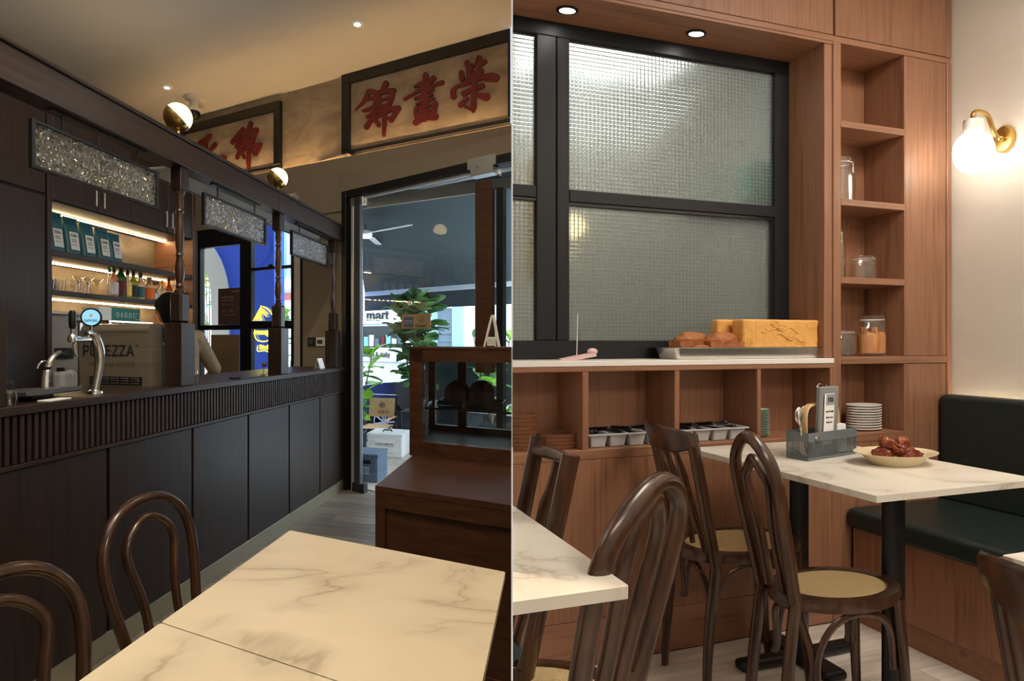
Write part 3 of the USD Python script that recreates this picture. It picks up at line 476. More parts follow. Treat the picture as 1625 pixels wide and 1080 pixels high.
BT = [(-1.386, .250, .034, 'pink', 'label_white', 'plastic_black', 'pale pink spirit bottle with white label and black cap', .56), (-1.318, .262, .042, 'green', 'red_letter', 'plastic_black', 'broad dark green bottle with a red label and tall black cap', .62), (-1.250, .245, .034, 'clear', 'gold', 'plastic_black', 'clear bottle with amber label and red drops at its base', .5),
      (-1.188, .250, .034, 'lime', 'ink', 'plastic_black', 'lime green shouldered bottle with a black label', .55), (-1.112, .240, .038, 'clear', 'bag_teal', 'ink_brown', 'clear bottle with a grey blue label and brown cap', .55), (-1.012, .205, .048, 'clear', 'canvas_orange', 'kraft', 'short broad bottle with a big orange label', .62),
      (-.958, .170, .026, 'lime', 'paper', 'plastic_black', 'small bottle behind the orange labelled one', .5), (-.918, .188, .026, 'clear', 'label_white', 'wood_ring', 'slim clear bottle with white label and red brown cap', .5), (-.858, .198, .030, 'clear', 'ceramic_cream', 'gold', 'slim bottle with cream label and gold cap', .55),
      (-.775, .250, .032, 'amber', 'ceramic_cream', 'plastic_black', 'dark amber bottle with a cream round label', .50), (-.665, .232, .040, 'pink', 'label_white', 'lacquer_black', 'pink bottle beside the post with a dark cap', .5), (-.725, .120, .036, 'dark', 'ceramic_cream', 'gold', 'squat bottle with a parchment label at the right end', .6)]
mat('canvas_orange', (.80, .17, .015), .5)
for y, h, r, g, lb, cp, l, sh in BT:
    q = T('bottle', l, 'bottle', FL, (-1.42, y, 1.75), 'bottles on the back bar shelf')
    nk = r * .38
    q.p('glass', lathe([(r * .9, 0), (r, .006), (r, h * sh), (r * .85, h * (sh + .06)), (nk, h * (sh + .20)), (nk, h * .86)], 18), 'bottle_' + g, local=True, smooth=40)
    q.p('label', lathe([(r + .0008, h * .10), (r + .0008, h * sh * .86)], 18), lb, local=True, smooth=40); q.p('cap', lathe([(nk * 1.15, h * .80), (nk * 1.2, h)], 12), cp, local=True)
# things behind and on the bar
q = T('water_machine', 'polished steel water dispenser lettered on its front', 'water machine', FL, (-.38, -2.30, 1.148)); ys = -2.41
def along(poly, x0, x1): return prism(poly, x0, x1, 'yz')
q.p('front_shell', along(Polygon([(ys, 1.148), (ys, 1.452), (ys + .008, 1.474), (ys + .024, 1.490), (ys + .05, 1.496), (ys + .10, 1.498), (ys + .10, 1.148)]), -.614, -.145), 'brushed_steel'); q.p('body', box(-.608, -.150, ys + .10, -2.05, 1.148, 1.492, .006), 'dark_grey'); q.p('seam', box(-.614, -.145, ys - .001, ys + .004, 1.446, 1.449, 0), 'plastic_black')
q.p('side_vent', box(-.152, -.146, -2.285, -2.12, 1.395, 1.47, .001), 'lacquer_black'); q.p('side_plate', box(-.152, -.145, -2.295, -2.06, 1.375, 1.388, .001), 'plastic_grey'); q.p('grille', box(-.545, -.185, ys - .001, ys + .01, 1.152, 1.200, 0), 'plastic_black')
for i in range(5): q.p('louvre', cat([box(-.535 + .069 * i, -.483 + .069 * i, ys - .005, ys, z, z + .006) for z in (1.160, 1.175, 1.188)]), 'steel')
q.p('lettering', mv(text('PUREZZA', .060, .0012, True, w=.355), -.414, ys - .0008, 1.314), 'ink'); q.p('lettering', mv(text('PREMIUM WATER', .024, .001, w=.315), -.39, ys - .0008, 1.255), 'ink_brown'); q.p('lettering', mv(text('TM', .012, .001, w=.018), -.220, ys - .0008, 1.366), 'ink')
q.p('cable', tube([(-.140, -2.24, 1.46), (-.125, -2.19, 1.42), (-.125, -2.15, 1.34)], .004, 6, 8), 'plastic_black')
q = T('beer_tap', 'chrome beer tower with a round blue badge and black tap handle', 'beer tap', FL, (-.12, -2.775, 1.148)); x = -.12
q.p('foot', lathe([(.036, 1.148), (.034, 1.158), (.022, 1.165)], 16, at=(x, -2.77, 0)), 'chrome'); q.p('column', tube([(x, -2.770, 1.155), (x, -2.755, 1.22), (x, -2.742, 1.30), (x, -2.752, 1.375), (x, -2.785, 1.425), (x, -2.815, 1.425)], [.016, .018, .021, .026, .026, .017], 12, 26), 'chrome', smooth=60)
tp = q.p('spout', tube([(x, -2.80, 1.408), (x + .005, -2.885, 1.404)], .014, 10), 'chrome'); q.p('nozzle', tube([(x, -2.872, 1.40), (x, -2.880, 1.36), (x, -2.866, 1.325)], [.012, .008, .007], 8, 8), 'chrome', parent=tp); q.p('collar', lathe([(.018, 1.39), (.020, 1.404), (.018, 1.418), (.009, 1.43), (.011, 1.45)], 12, at=(x, -2.889, 0)), 'chrome', parent=tp)
q.p('tap_handle', lathe([(.008, 1.45), (.014, 1.46), (.016, 1.48), (.016, 1.52), (.010, 1.535)], 12, at=(x, -2.889, 0)), 'lacquer_black')
q.p('badge_stem', lathe([(.008, 1.43), (.008, 1.475)], 8, at=(x, -2.79, 0)), 'chrome')
BG = lambda m: mv(m, x, -2.79, 1.508, rz=38)
bd = q.p('badge', BG(mv(lathe([(.001, -.018), (.043, -.018), (.045, 0), (.043, .006), (.001, .006)], 28), rx=90)), 'lacquer_black'); q.p('badge_face', BG(mv(lathe([(.001, .006), (.037, .006), (.037, .0085), (.001, .0085)], 28), rx=90)), 'badge_glow', parent=bd)
star = Polygon([((.011 if k % 2 == 0 else .0045) * math.sin(k * math.pi / 5), (.011 if k % 2 == 0 else .0045) * math.cos(k * math.pi / 5) + .008) for k in range(10)])
q.p('badge_print', mv(cat([prism(star, -.0098, -.0085, 'xz')]), x, -2.79, 1.508, rz=38), 'gold', parent=bd); q.p('badge_print', mv(mv(text('SAPPORO', .012, .001, True, w=.056), 0, -.0086, -.022), x, -2.79, 1.508, rz=38), 'ink', parent=bd)
q = T('milk_steamer', 'slim chrome tap with lever left of the beer tower', 'tap', FL, (-.20, -2.96, 1.148)); q.p('pipe', tube([(-.20, -2.95, 1.15), (-.20, -2.945, 1.25), (-.20, -2.92, 1.32), (-.20, -2.88, 1.345)], [.022, .020, .014, .010], 10, 16), 'chrome'); q.p('collar', lathe([(.018, 1.268), (.018, 1.282)], 10, at=(-.20, -2.945, 0)), 'plastic_black'); q.p('lever', tube([(-.20, -2.935, 1.30), (-.195, -2.975, 1.305), (-.195, -2.995, 1.275)], .005, 6, 8), 'chrome')
q = T('card_reader_stand', 'flat dark touch screen lying on the near end of the bar', 'tablet', FL, (-.20, -3.05, 1.148)); q.p('screen', mv(box(-.19, .13, -.16, .13, 0, .022, .006), -.19, -3.02, 1.165, rz=8, ry=-3), 'dark_grey'); q.p('stand', mv(box(-.06, .06, -.05, .05, 0, .018), -.19, -3.02, 1.148), 'plastic_black'); q.p('dock', rbox(-.42, -.33, -3.16, -2.98, 1.148, 1.225, .02), 'plastic_black')
q = T('water_glass', 'small clear glass at the near end of the bar by the post', 'glass', FL, (.0, -3.255, 1.148)); q.p('glass', lathe([(.020, 0), (.021, .002), (.025, .062), (.023, .062), (.019, .007), (.001, .006)], 18), 'thin_glass', local=True, smooth=True)
q = single('bar_cloth', 'thin white cloth strip lying before the touch screen', 'cloth', FL, mv(box(-.04, .015, -.06, .06, 0, .006, .002), -.015, -3.05, 1.148, rz=10), 'paper')
q = T('ice_machine', 'grey box machine with white lid behind the beer tap', 'machine', FL, (-1.5, -1.83, .935)); q.p('body', box(-1.66, -1.42, -2.0, -1.69, .935, 1.59, .006), 'plastic_grey'); q.p('lid', box(-1.67, -1.40, -2.0, -1.68, 1.59, 1.612, .006), 'plastic_white')
q = T('wall_socket', 'black socket plate above the white jug', 'socket', FL, (-1.40, -1.80, 1.26)); q.p('plate', box(-1.42, -1.405, -1.90, -1.755, 1.275, 1.35, .003), 'plastic_black'); q.p('rocker', box(-1.405, -1.400, -1.85, -1.80, 1.295, 1.33), 'dark_grey')
q = T('jug', 'white plastic jug with a loop handle behind the bar', 'jug', FL, (-1.30, -1.88, .935)); q.p('body', rbox(-1.37, -1.24, -1.99, -1.885, .935, 1.19, .03), 'plastic_white'); q.p('handle', tube([(-1.305, -1.90, 1.18), (-1.305, -1.84, 1.17), (-1.305, -1.835, 1.08), (-1.305, -1.89, 1.02)], .012, 8, 14), 'plastic_white'); q.p('cap', lathe([(.025, 1.19), (.025, 1.215)], 12, at=(-1.305, -1.945, 0)), 'plastic_black')
q = T('storage_rack', 'low steel rack carrying the green carton behind the machine', 'rack', FL, (-.85, -1.85, FZ))
for sx in (-.95, -.72): 
    for sy in (-2.13, -1.80): q.p('leg', box(sx, sx + .02, sy, sy + .02, FZ, 1.53), 'steel')
q.p('tray', box(-.96, -.69, -2.14, -1.77, 1.515, 1.53), 'steel')
q = T('carton', 'green and white drinks carton with white icons behind the steel machine', 'carton', FL, (-.80, -1.95, 1.53)); q.p('white_end', box(-.92, -.78, -2.125, -2.03, 1.53, 1.615), 'paper'); q.p('green_end', box(-.92, -.78, -2.03, -1.79, 1.53, 1.618), 'box_green'); q.p('print', mv(text('O 6 O O I', .030, .001, True, w=.15), -.779, -1.92, 1.558, rz=90), 'label_white'); q.p('print', cat([box(-.779, -.777, -1.835, -1.80, z, z + .003, 0) for z in (1.545, 1.585)] + [box(-.779, -.777, y, y + .003, 1.545, 1.588, 0) for y in (-1.835, -1.803)]), 'label_white')
q = T('tent_card', 'white folded card standing on the bar near the far post', 'card', FL, (-.13, -.35, 1.148)); 
q.p('leaf', mv(box(-.001, .001, -.05, .05, 0, .10, 0), -.135, -.36, 1.148, ry=18), 'paper'); q.p('leaf', mv(box(-.001, .001, -.05, .05, 0, .10, 0), -.075, -.36, 1.148, ry=-18), 'paper')
q = T('card_holder', 'upright white menu holder against the far post', 'menu holder', FL, (-.10, -.20, 1.148)); q.p('plate', mv(box(-.004, .004, -.035, .035, 0, .16), -.03, -.19, 1.148, ry=-8), 'plastic_white'); q.p('foot', box(-.06, .0, -.23, -.15, 1.148, 1.154), 'plastic_white')
for (x, y, h, l) in ((-.11, -1.30, .075, 'round topped stirrer in front of the blue window, the lower one'), (-.09, -1.10, .115, 'round topped stirrer in front of the blue window, the taller one')):
    q = T('stirrer_stand', l, 'stirrer', FL, (x, y, 1.148), 'stirrers on the bar'); q.p('stick', tube([(x, y - .02, 1.15), (x, y, 1.148 + h - .02)], .0025, 6), 'black_metal'); q.p('ball', mv(trimesh.creation.icosphere(2, .018), x, y, 1.148 + h), 'wood_ring', smooth=True); q.p('foot', lathe([(.02, 1.148), (.02, 1.152)], 10, at=(x, y - .02, 0)), 'black_metal')
q = T('shaker', 'small chrome and glass shaker beside the post on the bar', 'shaker', FL, (-.12, -2.06, 1.148)); q.p('glass', lathe([(.018, 0), (.018, .045), (.014, .05)], 14), 'thin_glass', local=True); q.p('lid', lathe([(.016, .05), (.015, .07), (.006, .078)], 14), 'chrome', local=True)
q = single('bar_mat', 'black rubber mat on the bar edge in front of the window', 'mat', FL, box(-.10, -.01, -1.75, -1.45, 1.148, 1.156, .002), 'plastic_black')
# ---------------------------------------------------------------- the barkeeper, turned to the back bar
def body(bones, rl=.022, it=12):
    """bones: (point, radius, point, radius) hulls, merged and smoothed into one surface."""
    ms = [m3.Manifold.batch_hull([m3.Manifold.sphere(ra, 16).translate(tuple(map(float, a))), m3.Manifold.sphere(rb, 16).translate(tuple(map(float, e)))]) for a, ra, e, rb in bones]
    m = m3.Manifold.batch_boolean(ms, m3.OpType.Add).refine_to_length(rl).to_mesh()
    t = trimesh.Trimesh(np.array(m.vert_properties[:, :3], float), np.array(m.tri_verts)); trimesh.smoothing.filter_taubin(t, iterations=it); return np.array(t.vertices), np.array(t.faces)
q = T('person', 'person in a light brown shirt with short black hair, back turned, behind the bar', 'person', FL, (-.85, -1.38, FZ))
hd = np.array((-.86, -1.42, 1.645)); nk = np.array((-.83, -1.42, 1.50)); ch = np.array((-.80, -1.42, 1.36)); pel = np.array((-.80, -1.40, .95))
Lsh, Rsh = np.array((-.86, -1.60, 1.42)), np.array((-.75, -1.25, 1.42)); Rel, Rwr = np.array((-.70, -1.08, 1.16)), np.array((-.86, -1.10, 1.00)); Lel, Lwr = np.array((-.98, -1.72, 1.17)), np.array((-1.15, -1.58, 1.05))
bones = [(nk, .050, hd + (0, 0, -.05), .052), (hd + (0, 0, .03), .082, hd + (-.02, 0, -.01), .080), (hd + (-.035, 0, -.06), .052, hd + (-.02, 0, -.02), .07), (nk, .055, ch, .10), (Lsh, .055, Rsh, .055), (ch + (0, .08, 0), .105, pel + (0, .06, .1), .10), (ch + (0, -.08, 0), .105, pel + (0, -.06, .1), .10), (ch, .12, pel, .12),
    (Rsh, .058, Rel, .043), (Rel, .041, Rwr, .028), (Lsh, .058, Lel, .043), (Lel, .041, Lwr, .028)]
for sd in (-1, 1):
    hip = pel + (0, .09 * sd, -.02); kn = hip + (.0, .01 * sd, -.44); an = np.array((kn[0] + .02, kn[1], FZ + .07)); bones += [(hip, .095, kn, .058), (kn, .056, an, .038), (an + (0, 0, -.02), .035, an + (-.15, 0, -.035), .028)]
for wr, dr in ((Rwr, np.array((-.75, .15, -.35))), (Lwr, np.array((-.8, .1, -.3)))):
    dr = dr / np.linalg.norm(dr); sdv = np.cross(dr, (0, 0, 1)); sdv /= np.linalg.norm(sdv); pm = wr + dr * .085
    bones += [(wr, .027, pm, .026)]
    for k, ln in zip((-1.5, -.5, .5, 1.5), (.062, .075, .072, .055)):
        a = pm + sdv * .016 * k; m_ = a + dr * ln * .55; e = m_ + (dr + np.array((0, 0, -.8))) * ln * .4; bones += [(a - dr * .02, .010, m_, .009), (m_, .009, e, .008)]
    a = wr + dr * .03 + sdv * .024; bones += [(a, .011, a + dr * .045 + sdv * .03, .009), (a + dr * .045 + sdv * .03, .009, a + dr * .075 + sdv * .025, .008)]
q.p('body', body(bones, .02, 8), 'skin', smooth=True)
q.p('shirt', body([(Lsh, .068, Rsh, .068), (ch + (0, .08, 0), .118, pel + (0, .07, 0), .118), (ch + (0, -.08, 0), .118, pel + (0, -.07, 0), .118), (ch, .135, pel, .135), (Rsh, .072, Rsh + (Rel - Rsh) * .95, .056), (Lsh, .072, Lsh + (Lel - Lsh) * .95, .056), (ch, .11, nk + (0, 0, -.03), .066)], .025, 10), 'shirt', smooth=True, label='light brown short sleeved shirt')
q.p('trousers', body([(pel + (0, .06, .02), .126, pel + (0, -.06, .02), .126)] + [z for sd in (-1, 1) for z in ((pel + (0, .09 * sd, -.02), .106, pel + (0, .10 * sd, -.46), .072), (pel + (0, .10 * sd, -.46), .072, pel + (.02, .10 * sd, -.86), .060))], .03, 8), 'trousers', smooth=True)
q.p('hair', body([(hd + (.014, -.014, .045), .086, hd + (.024, -.024, .0), .083), (hd + (-.022, .022, .065), .072, hd + (.024, -.024, .03), .084), (hd + (.026, -.026, 0), .080, hd + (.028, -.028, -.065), .060), (hd + (.03, .02, .03), .070, hd + (-.02, -.03, .03), .070)], .018, 6), 'hair', smooth=True)
q.p('shoe', mv(rbox(-.17, .05, -.045, .045, 0, .075, .03), -.78, -1.27, FZ), 'lacquer_black'); q.p('shoe', mv(rbox(-.17, .05, -.045, .045, 0, .075, .03), -.78, -1.46, FZ), 'lacquer_black')
fw, sw = np.array((-.707, .707, 0)), np.array((.707, .707, 0))          # the head is turned towards the window
def face(nm, m, d, m_, sdv=0, up=0): c_ = hd + fw * d + sw * sdv; q.p(nm, mv(m, c_[0], c_[1], c_[2] + up, rz=0), m_, smooth=True)
for sd in (-1, 1): face('ear', mv(blob(.010, .014, .028, 2, .05), rz=-45), .0, 'skin', .083 * sd, -.01); face('eye', mv(blob(.012, .008, .009, 2, 0), rz=45), .080, 'plastic_white', .031 * sd, 0)
face('nose', blob(.015, .015, .022, 2, .03), .088, 'skin', 0, -.03); face('mouth', mv(blob(.024, .008, .006, 2, 0), rz=45), .072, 'wood_ring', 0, -.075)
# ================================================================== display case, tables and chairs of the bar room
k_ = -.1933                                                            # slope of lines parallel to the street wall
def sl(s, t): return s + k_ * t
q = T('display_cabinet', 'dark wooden bakery cabinet with a glazed case on a low counter', 'display cabinet', FL, (1.5, -2.2, FZ), side='L')
def skew(x0, x1, s0, s1, z0, z1):
    """Upright slab whose ends run along the bar and whose faces run parallel to the street wall (s given at x = 0)."""
    return prism([(x0, sl(s0, x0)), (x1, sl(s0, x1)), (x1, sl(s1, x1)), (x0, sl(s1, x0))], z0, z1)
b0 = -2.548 - k_ * 1.218; b1 = -1.42 - k_ * 1.196; c0 = -1.915 - k_ * 1.196; c1 = b1 - .01
q.p('counter_body', skew(1.235, 1.95, b0 + .012, b1, FZ, .725), 'case_wood'); q.p('counter_top', skew(1.214, 1.95, b0 - .004, b1 + .01, .725, .750), 'case_wood')
q.p('front_rail', skew(1.214, 1.95, b0 - .002, b0 + .014, .655, .725), 'case_wood'); q.p('front_stile', skew(1.214, 1.262, b0 - .002, b0 + .014, FZ, .655), 'case_wood'); q.p('plinth', skew(1.262, 1.95, b0 - .002, b0 + .014, FZ, .04), 'case_wood'); q.p('side_panel', skew(1.214, 1.236, b0 + .014, b1, FZ, .725), 'case_wood')
X0 = 1.196
for n_, b in (('stile', (X0, X0 + .078, c0, c0 + .05, .75, 1.352)), ('stile', (X0, X0 + .05, c1 - .05, c1, .75, 1.352)), ('rail', (X0, 1.95, c0, c0 + .05, 1.284, 1.352)), ('rail', (X0 + .078, 1.95, c0, c0 + .05, .75, .832)), ('rail', (X0, X0 + .04, c0 + .05, c1 - .05, 1.284, 1.352)), ('rail', (X0, X0 + .04, c0 + .05, c1 - .05, .75, .832)),
              ('rail', (X0 + .05, 1.95, c1 - .05, c1, .75, .86)), ('rail', (X0 + .05, 1.95, c1 - .05, c1, 1.29, 1.352)), ('stile', (1.40, 1.455, c1 - .05, c1, .86, 1.29))): q.p(n_, skew(*b), 'case_wood')
q.p('top_board', skew(X0 - .004, 1.95, c0 - .004, c1, 1.352, 1.364), 'case_wood'); q.p('case_floor', skew(X0 + .04, 1.95, c0 + .05, c1 - .05, .80, .825), 'dark_grey', label='dark steel floor of the case')
q.p('front_glass', skew(X0 + .07, 1.95, c0 + .022, c0 + .026, .825, 1.29), 'case_pane'); q.p('side_glass', skew(X0 + .015, X0 + .019, c0 + .045, c1 - .045, .825, 1.29), 'case_pane'); q.p('rear_glass', skew(X0 + .045, 1.95, c1 - .028, c1 - .024, .855, 1.295), 'case_pane')
q.p('glass_shelf', skew(X0 + .04, 1.95, c0 + .06, c1 - .055, 1.012, 1.020), 'case_pane'); q.p('shelf_edge', skew(X0 + .07, 1.95, c0 + .052, c0 + .060, 1.010, 1.022), 'lacquer_black'); q.p('side_post', skew(X0 + .042, X0 + .060, c0 + .20, c0 + .22, .83, 1.284), 'plastic_grey')
q = T('baking_tray', 'dark baking tray on the glass shelf of the display case', 'tray', FL, (1.51, -1.68, 1.022), side='L')
q.p('base', prism([(1.335, sl(-1.49, 1.335)), (1.70, sl(-1.49, 1.70)), (1.70, sl(-1.30, 1.70)), (1.335, sl(-1.30, 1.335))], 1.0225, 1.032), 'lacquer_black')
for a, e in ((-1.50, -1.49), (-1.30, -1.29)): q.p('rim', skew(1.325, 1.705, a, e, 1.0225, 1.050), 'lacquer_black')
for a, e in ((1.325, 1.335), (1.70, 1.71)): q.p('rim', skew(a, e, -1.50, -1.29, 1.0225, 1.050), 'lacquer_black')
for x, l, h in ((1.425, 'left dark loaf cake on the tray in the glass case', .118), (1.575, 'right dark loaf cake on the tray in the glass case', .122)):
    q = T('loaf_cake', l, 'cake', FL, (x, sl(-1.395, x), 1.033), 'dark loaf cakes in the case'); s_ = sl(-1.395, x)
    q.p('cake', prism(Polygon([(x - .062, s_ - .05), (x + .062, s_ - .065), (x + .066, s_ + .05), (x - .058, s_ + .06)]).buffer(.006), 1.033, 1.033 + h * .6), 'cake_dark'); q.p('crust', mv(blob(.074, .066, h * .52, 3, .14, 3, int(x * 100), -.02), x, s_, 1.033 + h * .56), 'cake_dark', smooth=True)
q = T('a_frame_sign', 'white A shaped table stand on top of the display case', 'table stand', FL, (1.655, -1.86, 1.364), side='L'); y_ = -1.862
q.p('leg', tube([(1.612, y_, 1.366), (1.652, y_, 1.530), (1.658, y_, 1.540)], .007, 6), 'plastic_white'); q.p('leg', tube([(1.658, y_, 1.540), (1.664, y_, 1.530), (1.694, y_ - .004, 1.366)], .009, 6), 'plastic_white')
q.p('card', box(1.628, 1.678, y_ - .004, y_ - .001, 1.372, 1.420, 0), 'paper'); q.p('print', cat([box(1.634 + .008 * i, 1.637 + .008 * i, y_ - .0055, y_ - .004, 1.380, 1.412, 0) for i in range(6)]), 'plastic_grey')
kt = -.1685
def st(s, t): return s + kt * (t - 1.117)
for s0, s1, nm in ((-3.742, -3.145, 'square cream marble table top, the farther of the two joined tables'), (-4.36, -3.745, 'cream marble table nearest the camera, joined to the farther one')):
    q = T('marble_table', nm, 'table', FL, (1.48, (s0 + s1) / 2 - .06, FZ), 'marble tables of the bar room', side='L')
    pl = Polygon([(1.117, st(s0, 1.117)), (1.852, st(s0, 1.852)), (1.852, st(s1, 1.852)), (1.117, st(s1, 1.117))]).buffer(-.006).buffer(.006)
    q.p('tabletop', prism(pl, .732, .750), 'marble_cream'); cx, cy = 1.48, st((s0 + s1) / 2, 1.48)
    q.p('column', lathe([(.035, FZ + .02), (.035, .70), (.09, .70), (.09, .732)], 16, at=(cx, cy, 0)), 'black_metal')
    for r_ in (0, 90): q.p('foot', mv(box(-.22, .22, -.03, .03, 0, .025, .004), cx, cy, FZ, rz=r_ + 35), 'black_metal')
# ---------------------------------------------------------------- bentwood chairs, seat centre at the origin, facing +x
def hoop_curve(w, zt, z0=.45, lean=.2, n=40):
    pts = [(-.155, z0), (-.175, z0 + .12), (-.195, z0 + .24), (-.185, z0 + .33), (-.13, zt - .035), (0, zt)]; pts = np.array(pts + [(-y, z) for y, z in pts[-2::-1]])
    c = smooth_path(pts, n); return np.c_[-.18 - lean * (c[:, 1] - z0), c[:, 0] * w, c[:, 1]]
def chair(name, label, group, F, base, phi, S, wood, style='hoop', w=1., zt=.885, off=0., sr=.2, z_floor=0., side=None, seat='cane', thick=1., inner=None, lean=.2):
    q = T(name, label, 'chair', F, (base[0], base[1], z_floor), group, side=side)
    c, s = math.cos(phi), math.sin(phi); H = base[2] - .45
    def A(m):
        v, f = m; x, y = v[:, 0], v[:, 1]
        return np.c_[(c * x - s * y) * S[0] + base[0], (s * x + c * y) * S[1] + base[1], v[:, 2] + H], f
    t_ = thick; zf = z_floor - H
    bk = off
    def mvx(P): P = np.array(P, float); P[:, 0] += bk; return P
    if style == 'hoop':
        P = mvx(hoop_curve(w, zt, lean=lean)); q.p('back_hoop', A(tube(P, .0165 * t_, 10)), wood, smooth=60)
        if True:
            zi, wi = inner or (zt - .055, w)
            Q = [(-.075, .46), (-.070, .56), (-.095, .68), (-.105, .755), (-.07, zi - .03), (0, zi)]; Q = Q + [(-y, z) for y, z in Q[-2::-1]]
            q.p('inner_hoop', A(tube(mvx([(-.178 - lean * (z - .45), y * wi, z) for y, z in Q]), .0135 * t_, 10, 36)), wood, smooth=60)
        legtop = .155 * w
    else:
        legtop = .185 * w
        for sd in (-1, 1): q.p('back_post', A(tube(mvx([(-.185 - .2 * (z - .45), sd * w * (.185 + .012 * (z - .45) / .4), z) for z in (.40, .55, .70, zt - (.012 if style == 'crest' else -.02))]), [.017 * t_, .0175 * t_, .018 * t_], 10, 12)), wood, smooth=60)
        yy = np.linspace(-.215, .215, 13) * w; cv = .045
        if style == 'crest':
            V, Fa = [], []
            for j, y in enumerate(yy):
                u = y / (.215 * w); x0 = -.19 - .2 * (zt - .45) - cv * (1 - u * u) + bk; top = zt + .012 * (1 - u * u); bot = zt - .075 + .03 * abs(u) ** 3
                for dx, z in ((-.011, bot + .006), (-.013, top - .008), (-.004, top), (.006, top - .006), (.010, bot + .008), (0, bot)): V.append((x0 + dx - .2 * (z - zt), y, z))
            for j in range(12):
                for i in range(6): a, b_ = j * 6 + i, j * 6 + (i + 1) % 6; Fa += [(a, b_, b_ + 6), (a, b_ + 6, a + 6)]
            Fa += [(0, i + 1, i) for i in range(1, 5)] + [(72, 72 + i, 73 + i) for i in range(1, 5)]
            q.p('crest_rail', A((np.array(V), np.array(Fa)[:, ::-1])), wood, smooth=50); sp_top, ns = zt - .06, (-.10, 0, .10)
        else:
            q.p('crest_rail', A(tube(mvx([(-.185 - .2 * (zt - .46) - .03 * (1 - (y / (.2 * w)) ** 2), y * .95, zt - .012) for y in yy]), .014 * t_, 10)), wood, smooth=60); sp_top, ns = zt - .015, (-.075, .04)
        for y in ns:
            zs = np.linspace(.46, sp_top, 12); dx = -.185 - .2 * (zs - .45) - cv * .7 * np.clip((zs - .5) / .3, 0, 1)
            q.p('spindle', A(tube(mvx(np.c_[dx, np.full(12, y * w), zs]), np.array([.009, .009, .010, .010, .011, .011, .012, .0125, .015, .011, .010, .009]) * t_, 8)), wood, smooth=60)
    q.p('seat_ring', A(lathe([(sr - .035, .425), (sr, .425), (sr + .004, .44), (sr, .455), (sr - .03, .458), (sr - .035, .45)], 32, ring=True)), wood, smooth=40)
    if seat == 'cane': q.p('cane_seat', A(lathe([(.001, .448), (sr - .030, .452), (sr - .030, .446), (.001, .442)], 32)), 'cane', smooth=40, label='woven cane seat')
    else: q.p('cushion', A(lathe([(.001, .440), (sr - .02, .440), (sr + .004, .46), (sr - .02, .495), (.001, .502)], 32)), 'cushion_slate', smooth=50, label='dark slate seat cushion')
    for sd in (-1, 1):
        q.p('leg', A(tube([(bk - .175, sd * legtop, .47), (bk - .185, sd * legtop, .40), (bk - .215, sd * (legtop + .015), zf + .002)], [.016 * t_, .0165 * t_, .012 * t_], 10, 10)), wood, smooth=60)
        q.p('leg', A(tube([(sr * .72, sd * sr * .66, .43), (sr * .80, sd * sr * .74, .22), (sr * .90, sd * sr * .80, zf + .002)], [.0165 * t_, .015 * t_, .011 * t_], 10, 10)), wood, smooth=60)
    for a0 in (0, 90, 180, 270):
        a = math.radians(a0); d_, e_ = np.array((math.cos(a), math.sin(a))), np.array((-math.sin(a), math.cos(a))); P = []
        for u, z in ((-.60, .25), (-.56, .33), (-.35, .395), (0, .412), (.35, .395), (.56, .33), (.60, .25)): xy = d_ * sr * (.70 if abs(u) > .5 else .78) + e_ * u * sr * 1.05; P.append((xy[0], xy[1], z))
        q.p('brace', A(tube(P, .0095 * t_, 8, 22)), wood, smooth=60)
    return q
chair('bentwood_chair', 'dark bentwood chair with hooped back at the farther marble table', 'bar room chairs', FL, (1.005, -3.363, .45), -.03, (1.13, .9), 'bar_bentwood', z_floor=FZ)
chair('bentwood_chair', 'dark bentwood chair with hooped back in the lower left corner', 'bar room chairs', FL, (1.104, -3.925, .45), -.13, (1.13, .9), 'bar_bentwood', w=.97, z_floor=FZ)
# ================================================================== the street in front
EZ = -.05
g = struct('pavement', FD, (.6, 1.2, EZ), 'L'); g.p('slab', box(-3.5, 2.2, .125, 3.0, EZ - .2, EZ - .005, 0), 'tile_joint')
for i in range(12):
    for j in range(7):
        x, y = -1.6 + .31 * i, .13 + .31 * j; g.p('tile', box(x, x + .304, y, y + .304, EZ - .006, EZ, .001), 'tile_beige')
g = struct('road', FD, (0, 8, EZ - .12)); g.p('surface', clip(FD, box(-14, 12, 3.0, 30, EZ - .3, EZ - .12, 0), 'L') , 'asphalt')
g = struct('wall_street', FD, (-1, 2, 0)); g.p('side_pier', box(-.62, -.12, .12, .17, EZ, 3.3, 0), 'beige_wall')
a = T('awning', 'dark slate fabric awning sloping over the pavement outside the door', 'awning', FD, (.6, 1.4, 2.4), side='L')
cv = prism([(-.15, .22), (2.2, .22), (2.2, 2.62), (-2.05, 2.62)], 0, .022); cv[0][:, 2] += 2.20 + .62 * (2.62 - cv[0][:, 1]) / 2.4
a.p('canopy', cv, 'awning'); a.p('front_bar', box(-2.05, 2.2, 2.60, 2.66, 2.135, 2.225, .01), 'awning_edge', label='pale aluminium front bar'); a.p('valance', box(-2.05, 2.2, 2.615, 2.63, 1.90, 2.14, 0), 'awning'); a.p('roller', tube([(-.15, .20, 2.83), (2.2, .20, 2.83)], .03, 10), 'aluminium')
fn = T('ceiling_fan', 'white ceiling fan with a lit disc, hung outside for a reflection in the door glass', 'fan', FD, (-.25, .55, 2.55), side='L'); x, y = -.25, .55  # added outside to stand for an indoor fan mirrored in the door glass
